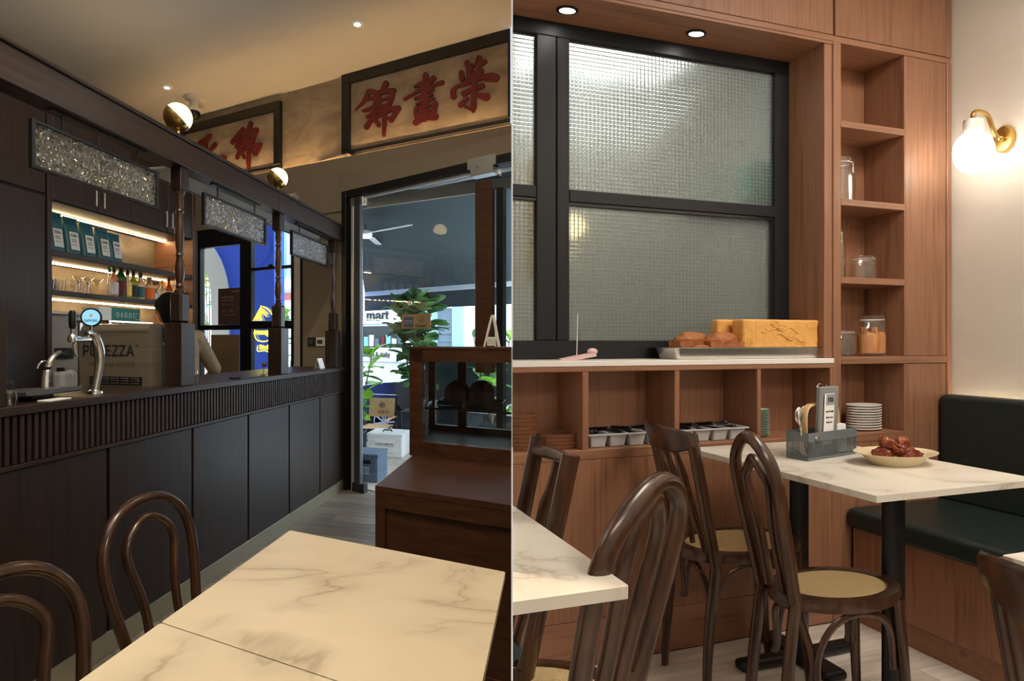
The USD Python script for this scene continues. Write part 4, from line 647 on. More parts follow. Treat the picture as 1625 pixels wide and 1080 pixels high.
fn.p('rod', tube([(x, y, 2.60), (x, y, 2.68)], .012, 8), 'dark_grey'); fn.p('motor', lathe([(.02, 2.62), (.07, 2.60), (.075, 2.565), (.06, 2.55)], 18, at=(x, y, 0)), 'plastic_white'); fn.p('lamp', lathe([(.001, 2.532), (.062, 2.535), (.066, 2.55), (.001, 2.552)], 20, at=(x, y, 0)), 'fan_glow')
for r_ in (-8, 52, 112, 172, 232, 292):
    if r_ in (-8, 112, 232): fn.p('blade', mv(prism(Polygon([(.06, -.02), (.25, -.05), (.62, -.045), (.66, 0), (.62, .035), (.25, .04), (.06, .02)]), 0, .006), x, y, 2.577, rz=r_ + 5, rx=8), 'plastic_white')
FSB = FL.sub(.035, .05, 0, 0)
q = T('storage_box', 'white printed storage box standing on the pavement outside', 'box', FSB, (-.1, 1.54, EZ)); 
q.p('body', box(-.325, .135, 1.36, 1.72, EZ, .215, .006), 'plastic_white'); q.p('lid', box(-.333, .143, 1.352, 1.728, .215, .245, .008), 'plastic_white'); q.p('handle', tube([(-.16, 1.50, .245), (-.15, 1.50, .268), (-.05, 1.50, .268), (-.04, 1.50, .245)], .010, 6), 'dark_grey')
q.p('print', mv(text('FOLDING LUMBER BOX', .018, .001, True, w=.25), -.10, 1.3595, .105), 'ink'); q.p('print', mv(text('OUTDOOR LIVING GOODS', .010, .001, w=.26), -.10, 1.3595, .085), 'ink')
q.p('print', cat([box(-.29, .10, 1.3585, 1.36, z, z + .003, 0) for z in (.005, .185)] + [box(x, x + .003, 1.3585, 1.36, .005, .185, 0) for x in (-.29, .10)] + [mv(mv(lathe([(.014, 0), (.017, 0), (.017, .001), (.014, .001)], 14, ring=True), rx=90), x, 1.3595, .15) for x in (-.25, .06)]), 'plastic_grey')
FCR = FL.sub(.045, .05, 0, 0)
q = T('crate', 'dark blue plastic crate with white print just outside the door', 'crate', FCR, (.12, .40, EZ))
q.p('body', box(-.12, .205, .20, .52, EZ, .215, .006), 'crate_blue'); q.p('rim', box(-.128, .213, .192, .528, .215, .242, .006), 'crate_blue'); q.p('grip', box(.03, .13, .196, .202, .14, .18, .002), 'lacquer_black')
for i, s_ in enumerate(('FRESH MILK', 'KEEP COLD', 'RETURN')): q.p('print', mv(text(s_, .018, .001, True, w=.11), .06, .1995, .09 - .028 * i), 'label_white')
q.p('rib', box(.165, .180, .192, .20, EZ + .03, .20), 'crate_blue')
q = T('folding_chair', 'folding camp chair with a tan canvas back outside the door', 'chair', FL, (-.35, 2.2, EZ)); yb = 2.20
q.p('backrest', mv(box(-.19, .19, -.004, .004, 0, .265, .002), -.37, yb, .335, rx=-8), 'canvas_tan'); q.p('print', mv(text('A.W.H', .045, .001, True, w=.16), -.34, yb - .006 - .012, .385), 'ink_brown'); q.p('emblem', mv(prism(Point(0, 0).buffer(.04).difference(Point(0, 0).buffer(.030)).union(Polygon([(-.02, -.012), (.02, -.012), (0, .022)])), -.001, .001, 'xz'), -.36, yb + .016 - .008, .50), 'ink_brown')
for x in (-.575, -.165): q.p('post', tube([(x, yb + .09, .68), (x, yb, .30), (x, yb - .02, .10)], .011, 8), 'lacquer_black'); q.p('arm_rest', box(x - .02, x + .02, yb - .42, yb + .02, .335, .35), 'canvas_tan')
q.p('seat', box(-.56, -.18, yb - .40, yb - .02, .22, .235), 'canvas_tan'); q.p('top_bar', tube([(-.59, yb + .085, .64), (-.15, yb + .085, .64)], .009, 6), 'aluminium')
for x in (-.56, -.18):
    for a_, e_ in ((yb - .40, yb), (yb, yb - .40)): q.p('leg', tube([(x, a_, .22), (x, e_, EZ)], .010, 6), 'lacquer_black')
# fiddle leaf figs ------------------------------------------------
def leaf(L, W, curl=.25):
    V, Fa = [], []; n = 6
    for i in range(n + 1):
        t = i / n; wd = W * (.10 + math.sin(math.pi * min(t * .92 + .04, 1)) ** .7 * (.55 + .45 * t)) * (1 if i < n else .15)
        for j in (-1, 0, 1): V.append((L * t, j * wd / 2, -curl * L * t * t + (.10 * W if j else 0)))
    for i in range(n):
        for j in (0, 1): a = i * 3 + j; Fa += [(a, a + 1, a + 4), (a, a + 4, a + 3)]
    V, Fa = np.array(V), np.array(Fa); return np.vstack([V, V - (0, 0, .0012)]), np.vstack([Fa, Fa[:, ::-1] + len(V)])
def fig(label, F, x, y, z0, zb, zt, rad, nl, mats, pot, seed, bare=.3, L=(.15, .24), side=None):
    r = np.random.default_rng(seed); q = T('fiddle_leaf_fig', label, 'potted plant', F, (x, y, z0), 'potted figs outside', side=side)
    pw, ph = pot; q.p('pot', cat([box(x - pw, x + pw, y - pw, y + pw, z0, z0 + ph - .02, .006), box(x - pw - .01, x + pw + .01, y - pw - .01, y + pw + .01, z0 + ph - .03, z0 + ph, .006)]), 'planter'); q.p('soil', box(x - pw + .015, x + pw - .015, y - pw + .015, y + pw - .015, z0 + ph - .01, z0 + ph + .004, 0), 'soil')
    stems = [[(x + dx * 0, y, z0 + ph), (x + dx * .6, y + dy * .6, (z0 + ph) * .5 + zt * .5), (x + dx, y + dy, zt - .1)] for dx, dy in ((0.02, 0), (.22, .04), (-.22, .03), (.03, -.12))]
    for S_ in stems: q.p('stem', tube(S_, [.013, .006], 6, 10), 'trunk')
    for i in range(nl):
        S_ = smooth_path(stems[i % 4], 30); k = int(r.uniform(.0, 1) ** .8 * 29); p0 = S_[k] if S_[k][2] > zb else S_[29 - k // 3]
        az = r.uniform(0, 360); el = r.uniform(-10, 60) if p0[2] < zt - .25 else r.uniform(20, 80); ll = r.uniform(*L)
        q.p('leaf', mv(mv(mv(leaf(ll, ll * r.uniform(.62, .82), r.uniform(.1, .45)), rx=r.uniform(-25, 25)), ry=-el), *p0, rz=az), mats[r.integers(len(mats))], smooth=True)
    return q
fig('tall fiddle leaf fig with broad dark leaves outside the door', FL, .17, 2.02, EZ, .84, 1.98, .4, 230, ['leaf_deep', 'leaf_deep', 'leaf_mid'], (.15, .52), 3, L=(.20, .30))
fig('low bright green plant with sunlit leaves left of the big fig', FL, -.50, 1.50, EZ, .40, 1.32, .3, 60, ['leaf_bright', 'leaf_bright', 'leaf_mid'], (.12, .28), 5, L=(.20, .30))
fig('leafy fig partly hidden behind the A shaped stand', FL, 1.26, 1.55, EZ, .70, 1.55, .3, 40, ['leaf_mid', 'leaf_deep', 'leaf_bright'], (.14, .45), 9, side='L')
q = T('door_notice', 'tan hanging notice with a dark blue block and the word Closed on the door', 'notice', FD, (.80, .0, 1.51)); y = .018
q.p('board', box(.642, .955, y - .004, y + .004, 1.512, 1.642, .001), 'kraft'); q.p('block', box(.668, .772, y - .0052, y - .004, 1.525, 1.618, 0), 'crate_blue'); q.p('print', cat([mv(text('OPENING HOURS', .009, .001, w=.085), .72, y - .0055, 1.578), mv(text('8 am - 6 pm', .009, .001, w=.085), .72, y - .0055, 1.560)]), 'label_white')
q.p('print', cat([mv(text('Closed', .022, .001, True, w=.115), .855, y - .0045, 1.526), mv(text('J', .030, .001, True), .858, y - .0045, 1.572), mv(prism(Point(0, 0).buffer(.030).difference(Point(0, 0).buffer(.028)), -.0005, .0005, 'xz'), .858, y - .0048, 1.587)]), 'ink')
q.p('string', cat([tube([(.66, y, 1.64), (.735, y, 1.735)], .0015, 5), tube([(.94, y, 1.64), (.735, y, 1.735)], .0015, 5)]), 'plastic_grey'); q.p('suction_cup', mv(mv(lathe([(.001, -.006), (.018, -.006), (.022, .008), (.001, .008)], 16), rx=90), .735, y, 1.742), 'aluminium')
# parked car -------------------------------------------------------
FK = FL.sub(-.51, 2.80, EZ - .12, -20.27)
q = T('car', 'dark grey car parked along the street behind the plants', 'car', FK, (1.2, .9, 0))
prof_ = Polygon([(-.95, .22), (-.95, .62), (-.80, .78), (-.10, .90), (.55, .96), (1.0, 1.38), (1.35, 1.46), (2.4, 1.46), (3.2, 1.0), (3.55, .92), (3.60, .25)]).buffer(.03).difference(Point(0, .32).buffer(.38)).difference(Point(2.75, .32).buffer(.38))
q.p('body', prism(prof_, 0, 1.7, 'xz'), 'car_paint', smooth=20); q.p('side_window', prism(Polygon([(.72, 1.00), (1.05, 1.34), (1.36, 1.40), (1.72, 1.40), (1.72, 1.00)]), -.006, .004, 'xz'), 'car_glass'); q.p('side_window', prism(Polygon([(1.80, 1.00), (1.80, 1.40), (2.36, 1.40), (2.85, 1.02)]), -.006, .004, 'xz'), 'car_glass')
q.p('door_seam', box(1.755, 1.763, -.004, .01, .30, 1.42, 0), 'lacquer_black'); q.p('sill', box(.40, 2.36, -.01, .03, .20, .30), 'lacquer_black'); q.p('trim', box(.5, 2.5, -.012, .01, .60, .63), 'aluminium')
for xw in (0, 2.75):
    wh = q.p('wheel', mv(mv(lathe([(.20, -.02), (.30, -.03), (.325, .0), (.325, .16), (.30, .19), (.20, .18)], 32, ring=True), rx=90), xw, .17, .325), 'tyre')
    q.p('rim', mv(mv(lathe([(.235, .0), (.225, .02), (.205, .03), (.200, .0)], 32, ring=True), rx=90), xw, .01, .325), 'aluminium', parent=wh); q.p('hub', mv(mv(lathe([(.001, .03), (.045, .03), (.05, 0), (.001, 0)], 16), rx=90), xw, .01, .325), 'aluminium', parent=wh); q.p('disc', mv(mv(lathe([(.001, -.02), (.20, -.02), (.20, -.03), (.001, -.03)], 24), rx=90), xw, .02, .325), 'lacquer_black', parent=wh)
    for k in range(10): a = k * 36 + 9; q.p('spoke', mv(mv(box(.03, .215, -.008, .008, -.012, .012, .002), ry=-a), xw, -.012, .325), 'aluminium', parent=wh)
# shophouses across the road --------------------------------------
FH = FL.sub(0, 8.4, 0, -14)
q = T('shophouse', 'white and pale blue shophouse across the road with a grey door', 'building', FH, (0, 0, EZ - .12))
for b_ in ((-6, -1.75, 0, 8), (-.55, 6, 0, 8)): q.p('wall', clip(FH, box(b_[0], b_[1], 0, .4, EZ - .12, b_[3], 0), 'L'), 'shop_white')
q.p('lintel', box(-1.75, -.55, 0, .4, 2.35, 8, 0), 'shop_white'); q.p('pilaster', box(-1.80, -1.35, -.10, 0, EZ - .12, 2.9), 'shop_blue'); q.p('pilaster', box(-.55, -.25, -.10, 0, EZ - .12, 2.9), 'shop_blue')
q.p('door', box(-1.05, -.56, .10, .16, EZ - .12, 2.30), 'door_grey'); q.p('door_frame', box(-1.34, -1.05, .02, .2, EZ - .12, 2.34), 'shop_blue')
for i in range(7): q.p('shutter_slat', box(-1.0, -.62, .085, .105, .6 + .2 * i, .72 + .2 * i), 'door_grey')
q.p('doorstep', box(-1.6, -.4, -.5, 0, EZ - .12, .05), 'shop_white')
q.p('shopfront', box(-3.6, -2.0, -.02, .02, 1.25, 1.85, 0), 'car_glass'); q.p('sign_panel', box(-3.8, -1.95, -.08, 0, 1.92, 2.42), 'paper'); q.p('lettering', mv(text('mart', .26, .02, True), -2.85, -.10, 2.02), 'ink'); q.p('sign_panel', box(-3.8, -1.95, -.06, 0, .85, 1.22), 'paper'); q.p('lettering', mv(text('fresh & daily', .14, .02, w=.9), -2.9, -.08, .98), 'ink')
for i in range(8): q.p('goods', box(-3.55 + .19 * i, -3.41 + .19 * i, -.06, -.02, 1.28, 1.50 + .05 * (i % 3)), ['red_letter', 'badge_blue', 'paper', 'crate_blue'][i % 4])
q.p('poster', mv(prism(Point(0, 0).buffer(.13), -.01, 0, 'xz'), -1.72, -.11, 2.28, s=(1, 1, 1)), 'badge_blue'); q.p('poster', box(-1.80, -1.60, -.115, -.10, 1.85, 2.10), 'pink')
# five-foot way beyond the bar window ------------------------------
FA = FW.sub(0, 1.35, 0, 0)
q = T('blue_wall', 'bright blue wall with a pale arched opening seen through the bar window', 'wall', FA, (-2.2, 0, EZ))
op = Polygon([(-5.42, -.1), (-2.98, -.1), (-2.98, 2.0)] + [(-4.20 + 1.22 * math.cos(a), 2.0 + 1.22 * math.sin(a)) for a in np.linspace(0, math.pi, 24)] + [(-5.42, 2.0)])
q.p('wall', prism(Polygon([(-7, -.1), (-2.13, -.1), (-2.13, 4.2), (-7, 4.2)]).difference(op), 0, .22, 'xz'), 'blue_wall')
q.p('arch_band', prism(op.difference(Polygon([(-5.1, -.2), (-3.33, -.2), (-3.33, 2.0)] + [(-4.20 + .87 * math.cos(a), 2.0 + .95 * math.sin(a)) for a in np.linspace(0, math.pi, 24)] + [(-5.1, 2.0)])), -.03, .25, 'xz'), 'arch_cream', label='cream arch surround')
q.p('roundel', mv(prism(Point(0, 0).buffer(.24), -.012, 0, 'xz'), -2.45, 0, 2.75), 'blue_wall'); q.p('door_handle', tube([(-3.42, -.05, 1.45), (-3.42, -.06, 1.62)], .012, 6), 'aluminium')
FB = FW.sub(0, 4.2, 0, 0)
q = T('shophouse', 'pale shophouse with louvred shutters behind the blue wall', 'building', FB, (-1.5, 0, EZ - .12))
q.p('wall', clip(FB, box(-9, -3.3, 0, .4, EZ - .12, 7, 0), 'L'), 'shop_white')
for x0 in (-4.72, -4.20):
    sf = q.p('shutter', box(x0, x0 + .42, -.05, 0, 2.75, 3.7), 'shop_blue')
    for i in range(12): q.p('slat', box(x0 + .04, x0 + .38, -.075, -.05, 2.80 + .073 * i, 2.84 + .073 * i), 'plastic_grey', parent=sf)
q.p('cornice', box(-5.2, -3.4, -.12, 0, 2.50, 2.60), 'shop_white'); q.p('tile_band', box(-5.2, -3.4, -.04, 0, 2.28, 2.42), 'roof_red'); q.p('roof_edge', box(-9, -6.3, -.5, 0, 3.42, 3.60), 'roof_red'); q.p('shop_sign', mv(text('SUSHI', .22, .02, True, w=.62), -6.72, -.03, 2.72), 'gold'); q.p('panel_line', box(-8, -6.3, -.02, 0, 2.2, 2.23), 'shop_blue'); q.p('screen', box(-7.4, -6.35, -.05, 0, 1.0, 1.25), 'door_grey')
fig('green shrub outside the right window beside the blue wall', FW, -3.55, 3.3, EZ, .9, 2.1, .3, 40, ['leaf_bright', 'leaf_mid'], (.14, .45), 15)
fig('green bush beyond the pale arch', FW, -5.9, 3.6, EZ, 1.6, 3.2, .3, 50, ['leaf_mid', 'leaf_bright'], (.14, .45), 21)
# ================================================================== DINING ROOM: shell and joinery
f = struct('floor_dining', FR, (0, -2, 0), 'R'); f.p('slab', box(-3.5, 1.7, -4.6, .3, -.34, -.004, 0), 'tile_joint')
for i in range(24):
    y1 = -.001 - .0975 * i; off = (.43 * i) % 1.1
    for x0 in np.arange(-1.2 - off, 1.2, 1.1):
        a, e = max(x0, -1.4), min(x0 + 1.098, 1.0)
        if e - a > .05: f.p('plank', box(a, e, y1 - .0965, y1, -.004, 0, .0006), 'plank_light')
c = struct('ceiling_dining', FR, (0, -2, 2.75), 'R'); c.p('ceiling_board', box(-3.5, 1.7, -4.6, .05, 2.75, 2.85, 0), 'white_ceiling')
w = struct('wall_right', FR, (1.55, -2, 0)); w.p('plaster', box(1.50, 1.60, -4.6, .2, -.3, 2.85, 0), 'paint_wall')
w = struct('wall_rear_dining', FR, (0, -4.6, 0), 'R'); w.p('plaster', box(-3.5, 1.6, -4.7, -4.6, -.3, 2.85, 0), 'white_wall')
w = struct('wall_back', FR, (.4, .2, 0), 'R')
w.p('under_wall', box(-1.4, 1.6, .165, .20, -.3, 1.03, 0), 'beige_wall'); w.p('over_wall', box(-1.4, 1.6, .165, .20, 2.27, 2.85, 0), 'beige_wall'); w.p('pier', box(.80, 1.6, .165, .20, 1.03, 2.27, 0), 'beige_wall')
q = T('low_cabinet', 'walnut cabinet with four open cubbies under the white counter', 'cabinet', FR, (.1, .08, 0), side='R')
q.p('plinth', box(-1.2, .836, .002, .15, .0, .155, .001), 'walnut_along'); q.p('front_panel', box(-1.2, .836, -.002, .15, .158, .700, .002), 'walnut'); q.p('cubby_floor', box(-1.2, .836, -.003, .15, .700, .735, .002), 'walnut_along'); q.p('top_rail', box(-1.2, .836, -.003, .15, 1.000, 1.018, .002), 'walnut_along'); q.p('back_panel', box(-1.2, .836, .150, .160, .735, 1.0, 0), 'walnut')
for a, e in ((-.279, -.255), (.093, .114), (.461, .479), (.818, .836)): q.p('divider', box(a, e, -.002, .15, .735, 1.0, .0015), 'walnut')
q = single('counter_slab', 'white stone counter slab carrying the bread tray', 'countertop', FR, box(-1.2, .835, -.006, .160, 1.018, 1.038, .002), 'quartz', side='R')
q = T('tall_shelf_unit', 'tall walnut shelf unit with five open compartments and flush side panel', 'shelf unit', FR, (1.16, .08, 0))
q.p('side_panel', box(.836, .875, -.002, .158, 0, 2.283, .002), 'walnut'); q.p('side_panel', box(1.22, 1.224, 0, .150, 0, 2.281, .001), 'walnut'); q.p('back_panel', box(.875, 1.49, .150, .160, 0, 2.283, 0), 'walnut')
q.p('flush_panel', box(1.224, 1.462, .0, .14, 1.044, 2.281, .002), 'walnut'); q.p('flush_panel', box(1.224, 1.462, .0, .14, .0, 1.012, .002), 'walnut'); q.p('end_stile', box(1.465, 1.492, -.003, .15, 0, 2.283, .002), 'walnut')
for zt, th in ((1.977, .026), (1.668, .026), (1.359, .026), (1.043, .029)): q.p('shelf', box(.875, 1.22 if zt > 1.1 else 1.462, -.002, .150, zt - th, zt, .0015), 'walnut_along')
q.p('shelf', box(.875, 1.22, -.002, .15, .70, .734, .0015), 'walnut_along'); q.p('lower_panel', box(.875, 1.224, -.001, .14, 0, .70, .002), 'walnut'); q.p('top_board', box(.836, 1.49, -.002, .15, 2.281, 2.305, .0015), 'walnut_along')
q = T('overhead_cabinet', 'walnut overhead cabinet doors above the window and shelf unit', 'cabinet', FR, (.3, .08, 2.28), side='R')
q.p('carcass', box(-1.2, 1.492, .012, .16, 2.307, 2.75, 0), 'walnut_along'); q.p('bottom_rail', box(-1.2, .836, -.002, .02, 2.283, 2.306, .0015), 'walnut_along'); tr = struct('trim_1', FR, (.3, .08, 2.27), 'R'); tr.p('soffit', box(-1.2, .836, .0, .165, 2.272, 2.283, .0015), 'walnut_along')
for a, e in ((-1.2, -.30), (-.296, .834), (.846, 1.462)): q.p('door', box(a, e, -.002, .012, 2.308, 2.75, .0015), 'walnut')
q.p('end_stile', box(1.465, 1.492, -.003, .012, 2.306, 2.75, .0015), 'walnut'); tr = struct('trim_2', FR, (.81, .08, 1.04)); tr.p('reveal_panel', box(.795, .836, .003, .163, 1.038, 2.272, .0015), 'walnut')
for x, l in ((-.291, 'left round recessed downlight in the walnut soffit'), (.257, 'right round recessed downlight in the walnut soffit')):
    q = T('downlight', l, 'downlight', FR, (x, .073, 2.27), 'downlights in the walnut soffit'); q.p('rim', lathe([(.030, 2.266), (.039, 2.267), (.040, 2.272), (.030, 2.272)], 28, (1.05, .55), (x, .073, 0), ring=True), 'black_metal'); q.p('lens', lathe([(.001, 2.268), (.030, 2.268), (.030, 2.271), (.001, 2.271)], 24, (1.05, .55), (x, .073, 0)), 'downlight_glow')
    disk('downlight_light_%d' % (1 if x < 0 else 2), FR, (x, .073, 2.262), .025, 26, (1, .93, .84), 65)
wi = struct('window_2', FR, (.2, .17, 1.6), 'R'); wi.side = 'R'
for n_, b in (('head', (-1.1, .795, 2.218, 2.272)), ('sill', (-1.1, .795, 1.038, 1.107)), ('jamb', (.722, .795, 1.107, 2.218)), ('mullion', (-.371, -.292, 1.107, 2.218)), ('mullion', (-.288, -.237, 1.107, 2.218)), ('mid_rail', (-.237, .722, 1.618, 1.664)), ('mid_rail', (-1.1, -.371, 1.624, 1.668))): wi.p(n_, box(b[0], b[1], .145, .175, b[2], b[3], .003), 'window_black')
for n_, b in (('bead', (-.237, .722, 1.606, 1.618)), ('bead', (.709, .722, 1.107, 1.606)), ('bead', (-1.1, -.371, 1.614, 1.624))): wi.p(n_, box(b[0], b[1], .150, .175, b[2], b[3], .001), 'lacquer_black')
for a, e, z0, z1 in ((-.24, .725, 1.66, 2.221), (-.24, .712, 1.104, 1.61), (-1.1, -.368, 1.665, 2.221), (-1.1, -.368, 1.104, 1.62)): wi.p('pane', box(a, e, .158, .166, z0, z1, 0), 'grid_glass')
# kitchen behind the glass
k = struct('wall_kitchen', FR, (.2, 1.2, 0), 'R')
k.p('plaster', box(-1.6, 1.7, 1.45, 1.55, -.3, 2.85, 0), 'kitchen_wall'); k = struct('wall_kitchen_side', FR, (1.6, 1.2, 0)); k.p('plaster', box(1.55, 1.65, .2, 1.5, -.3, 2.85, 0), 'kitchen_wall'); k = struct('ceiling_kitchen', FR, (.2, 1.2, 2.75), 'R'); k.p('ceiling_board', box(-1.6, 1.7, .2, 1.55, 2.75, 2.85, 0), 'white_ceiling'); k = struct('floor_kitchen', FR, (.2, 1.2, 0), 'R'); k.p('slab', box(-1.6, 1.7, .2, 1.55, -.34, 0, 0), 'tile_beige')
q = T('kitchen_worktop', 'grey steel worktop behind the textured glass', 'worktop', FR, (.4, .7, 0), side='R'); q.p('cabinet', box(-.9, 1.4, .75, 1.25, 0, .88, 0), 'plastic_grey'); q.p('top', box(-.95, 1.45, .70, 1.30, .88, .92), 'steel')
q = T('green_tub', 'green tub blurred behind the upper right of the textured glass', 'tub', FR, (1.0, .42, 1.66)); 
mat('mint', (.16, .62, .48), .5); q.p('body', rbox(.80, 1.10, .36, .46, 1.72, 1.93, .03), 'mint'); q.p('foot', box(.82, 1.08, .37, .45, 1.70, 1.73), 'plastic_grey')
q = T('kitchen_shelf', 'dark shelf behind the glass under the green tub', 'shelf', FR, (.7, .42, 1.66)); q.p('board', box(.55, 1.5, .34, .48, 1.655, 1.70), 'dark_grey'); q.p('bracket', box(1.45, 1.5, .34, .48, 1.3, 1.655), 'steel')
q = T('kitchen_board', 'wooden board leaning behind the left of the upper pane', 'board', FR, (-.2, .42, 1.3)); q.p('board', rbox(-.28, -.14, .40, .43, 1.36, 1.86, .014), 'bamboo'); q.p('handle', rbox(-.235, -.185, .40, .43, 1.84, 1.98, .014), 'bamboo')
q = T('kitchen_hood_lamp', 'bright round lamp blurred behind the lower pane', 'lamp', FR, (.05, .55, 1.6)); q.p('bulb', mv(blob(.07, .05, .05, 3, 0), .02, .6, 1.63), 'globe_glow', smooth=True); q.p('cord', tube([(.02, .6, 1.68), (.02, .6, 2.75)], .006, 6), 'black_metal')
# sconce -----------------------------------------------------------
q = T('wall_sconce', 'brass wall lamp with a glowing white bulbous glass shade', 'wall lamp', FR, (1.5, -.165, 1.9))
v = lathe([(.001, 0), (.053, 0), (.053, .012), (.048, .018), (.001, .018)], 28); q.p('back_plate', (lambda m: (np.c_[1.5 - m[0][:, 2], -.165 + m[0][:, 1] * .56, 1.90 + m[0][:, 0]], m[1]))(v), 'brass')
q.p('knob', mv(blob(.012, .010, .012, 2, 0), 1.470, -.165, 1.90), 'brass', smooth=True)
q.p('arm', tube([(1.485, -.165, 1.90), (1.455, -.162, 1.91), (1.435, -.158, 1.95), (1.410, -.154, 1.995), (1.385, -.151, 2.003), (1.357, -.149, 2.000), (1.350, -.149, 1.965)], .0072, 10, 30), 'brass')
q.p('shade_neck', lathe([(.034, 1.905), (.040, 1.912), (.041, 1.950), (.038, 1.966), (.001, 1.972)], 24, (1.05, .60), (1.35, -.149, 0)), 'ceramic_white'); q.p('shade', lathe([(.036, 1.915), (.060, 1.898), (.078, 1.865), (.080, 1.830), (.070, 1.795), (.050, 1.772), (.001, 1.768)], 28, (1.02, .60), (1.35, -.149, 0), sm=22), 'sconce_glow', smooth=True)
# banquette --------------------------------------------------------
q = T('banquette', 'dark green leather banquette along the right wall', 'bench', FR, (1.2, -1.2, 0))
q.p('plinth', box(.935, 1.49, -2.6, -.012, 0, .085, .001), 'walnut_along'); q.p('base_panel', box(.922, 1.49, -.012 - .62, -.012, .088, .372, .002), 'walnut'); q.p('base_panel', box(.922, 1.49, -2.6, -.635, .088, .372, .002), 'walnut')
q.p('seat_cushion', rbox(.895, 1.42, -2.6, -.004, .372, .452, .022), 'leather_green', smooth=60); q.p('backrest', rbox(1.405, 1.478, -2.6, -.004, .44, .884, .022), 'leather_green', smooth=60)
q.p('light_strip', box(1.482, 1.490, -2.6, -.03, .80, .812, 0), 'led_bench', label='warm light strip behind the backrest')
# ================================================================== dining room tables and chairs
def table(label, x0, x1, y0, y1, th, cols, side=None, base=None):
    q = T('cafe_table', label, 'table', FR, ((x0 + x1) / 2, (y0 + y1) / 2, 0), 'white marble tables of the dining room', side=side)
    q.p('tabletop', prism(sbox(x0, y0, x1, y1).buffer(-.004).buffer(.004), .75 - th, .75), 'marble_white')
    for cx, cy in cols:
        q.p('column', lathe([(.033, .02), (.033, .735 - th), (.07, .735 - th), (.07, .75 - th)], 24, (1.1, .56), (cx, cy, 0)), 'black_metal')
        q.p('foot', cat([rbox(cx - .26, cx + .26, cy - .022, cy + .022, 0, .035, .014)]), 'black_metal'); q.p('foot', rbox(cx - .045, cx + .045, cy - .13, cy + .13, 0, .033, .014), 'black_metal')
    return q
table('white marble table by the banquette with the basket and the bowl on it', .043, .615, -.672, -.118, .016, ((.475, -.15), (.415, -.47)))
table('white marble table cut by the partition, left of the hooped chair', -1.6, -.790, -.905, -.36, .018, ((-1.25, -.62),), side='R')
table('white marble table in the lower right corner behind the curved chair back', -.125, .60, -1.5, -.965, .016, ((.3, -1.2),))
RS = (1.116, .551)
ZR = .45
chair('cane_chair', 'bentwood chair with a large hooped back, nearest the camera', 'cane chairs', FR, (-.872, -.688, ZR), 2.417, RS, 'bentwood', w=.98, zt=.857, side='R', thick=1.12, inner=(.831, .70), lean=.23)
chair('spindle_chair', 'bentwood chair with thin turned spindles beside the partition', 'spindle chairs', FR, (-1.006, -.533, ZR), 3.047, RS, 'bentwood', style='spindle', w=.915, zt=.86, side='R', seat='cushion')
chair('cane_chair', 'bentwood chair with a curved crest rail and cane seat by the cabinet', 'cane chairs', FR, (.175, -.181, ZR), -.10, RS, 'bentwood', style='crest', w=1.02, zt=.836, off=.038)
chair('cane_chair', 'bentwood chair with a narrow hooped back and round cane seat at the basket table', 'cane chairs', FR, (.165, -.490, ZR), -.10, RS, 'bentwood', w=.66, zt=.857, off=.018, sr=.172)
chair('cane_chair', 'bentwood chair with a broad curved back in the lower right corner', 'cane chairs', FR, (-.115, -1.21, ZR), -.02, RS, 'bentwood', style='crest', w=1.0, zt=.836)
# ---------------------------------------------------------------- on the table
FQ = FR.sub(.232, -.371, .75, 9.7)
q = T('table_caddy', 'grey wire mesh caddy with bent bamboo handle on the marble table', 'caddy', FQ, (.125, .03, 0)); W_, D_, Hh = .255, .062, .082
q.p('base', box(0, W_, 0, D_, .001, .008), 'basket_grey')
for n_, b in (('band', (0, W_, 0, .002)), ('band', (0, W_, D_ - .002, D_)), ('band', (0, .002, .002, D_ - .002)), ('band', (W_ - .002, W_, .002, D_ - .002))): q.p(n_, box(b[0], b[1], b[2], b[3], Hh - .026, Hh, .0005), 'basket_grey')
wires = []
for i in range(44):
    x = W_ * (i + .5) / 44
    for y in (.001, D_ - .001): wires.append(box(x - .0006, x + .0006, y - .0006, y + .0006, .006, Hh - .024, 0))
for i in range(11):
    y = D_ * (i + .5) / 11
    for x in (.001, W_ - .001): wires.append(box(x - .0006, x + .0006, y - .0006, y + .0006, .006, Hh - .024, 0))
for j in range(12):
    z = .009 + .0042 * j
    for b in ((0, W_, 0, .0012), (0, W_, D_ - .0012, D_)): wires.append(box(b[0], b[1], b[2], b[3], z, z + .0010, 0))
    for b in ((0, .0012, 0, D_), (W_ - .0012, W_, 0, D_)): wires.append(box(b[0], b[1], b[2], b[3], z, z + .0010, 0))
q.p('mesh', cat(wires), 'basket_grey', kind='stuff', smooth=False); q.p('stud', mv(mv(lathe([(.001, 0), (.006, .001), (.005, .004), (.001, .005)], 12), rx=90), .035, -.001, .068), 'chrome'); q.p('ring', mv(mv(lathe([(.006, 0), (.008, 0), (.008, .002), (.006, .002)], 14, ring=True), rx=90), .040, -.003, .060), 'chrome')
for x0, l in ((.036, 0), (.205, 1)): q.p('handle', tube([(x0, .031, .055), (x0, .031, .120), (x0 + (.010 if l == 0 else -.010), .031, .150), (x0 + (.05 if l == 0 else -.05), .031, .160), (.1205, .031, .161)], .0095, 8, 24, flat=.5), 'bamboo')
q = T('menu_holder', 'grey card holder with a white slip lettered VISA standing in the caddy', 'card holder', FQ, (.115, .03, .01))
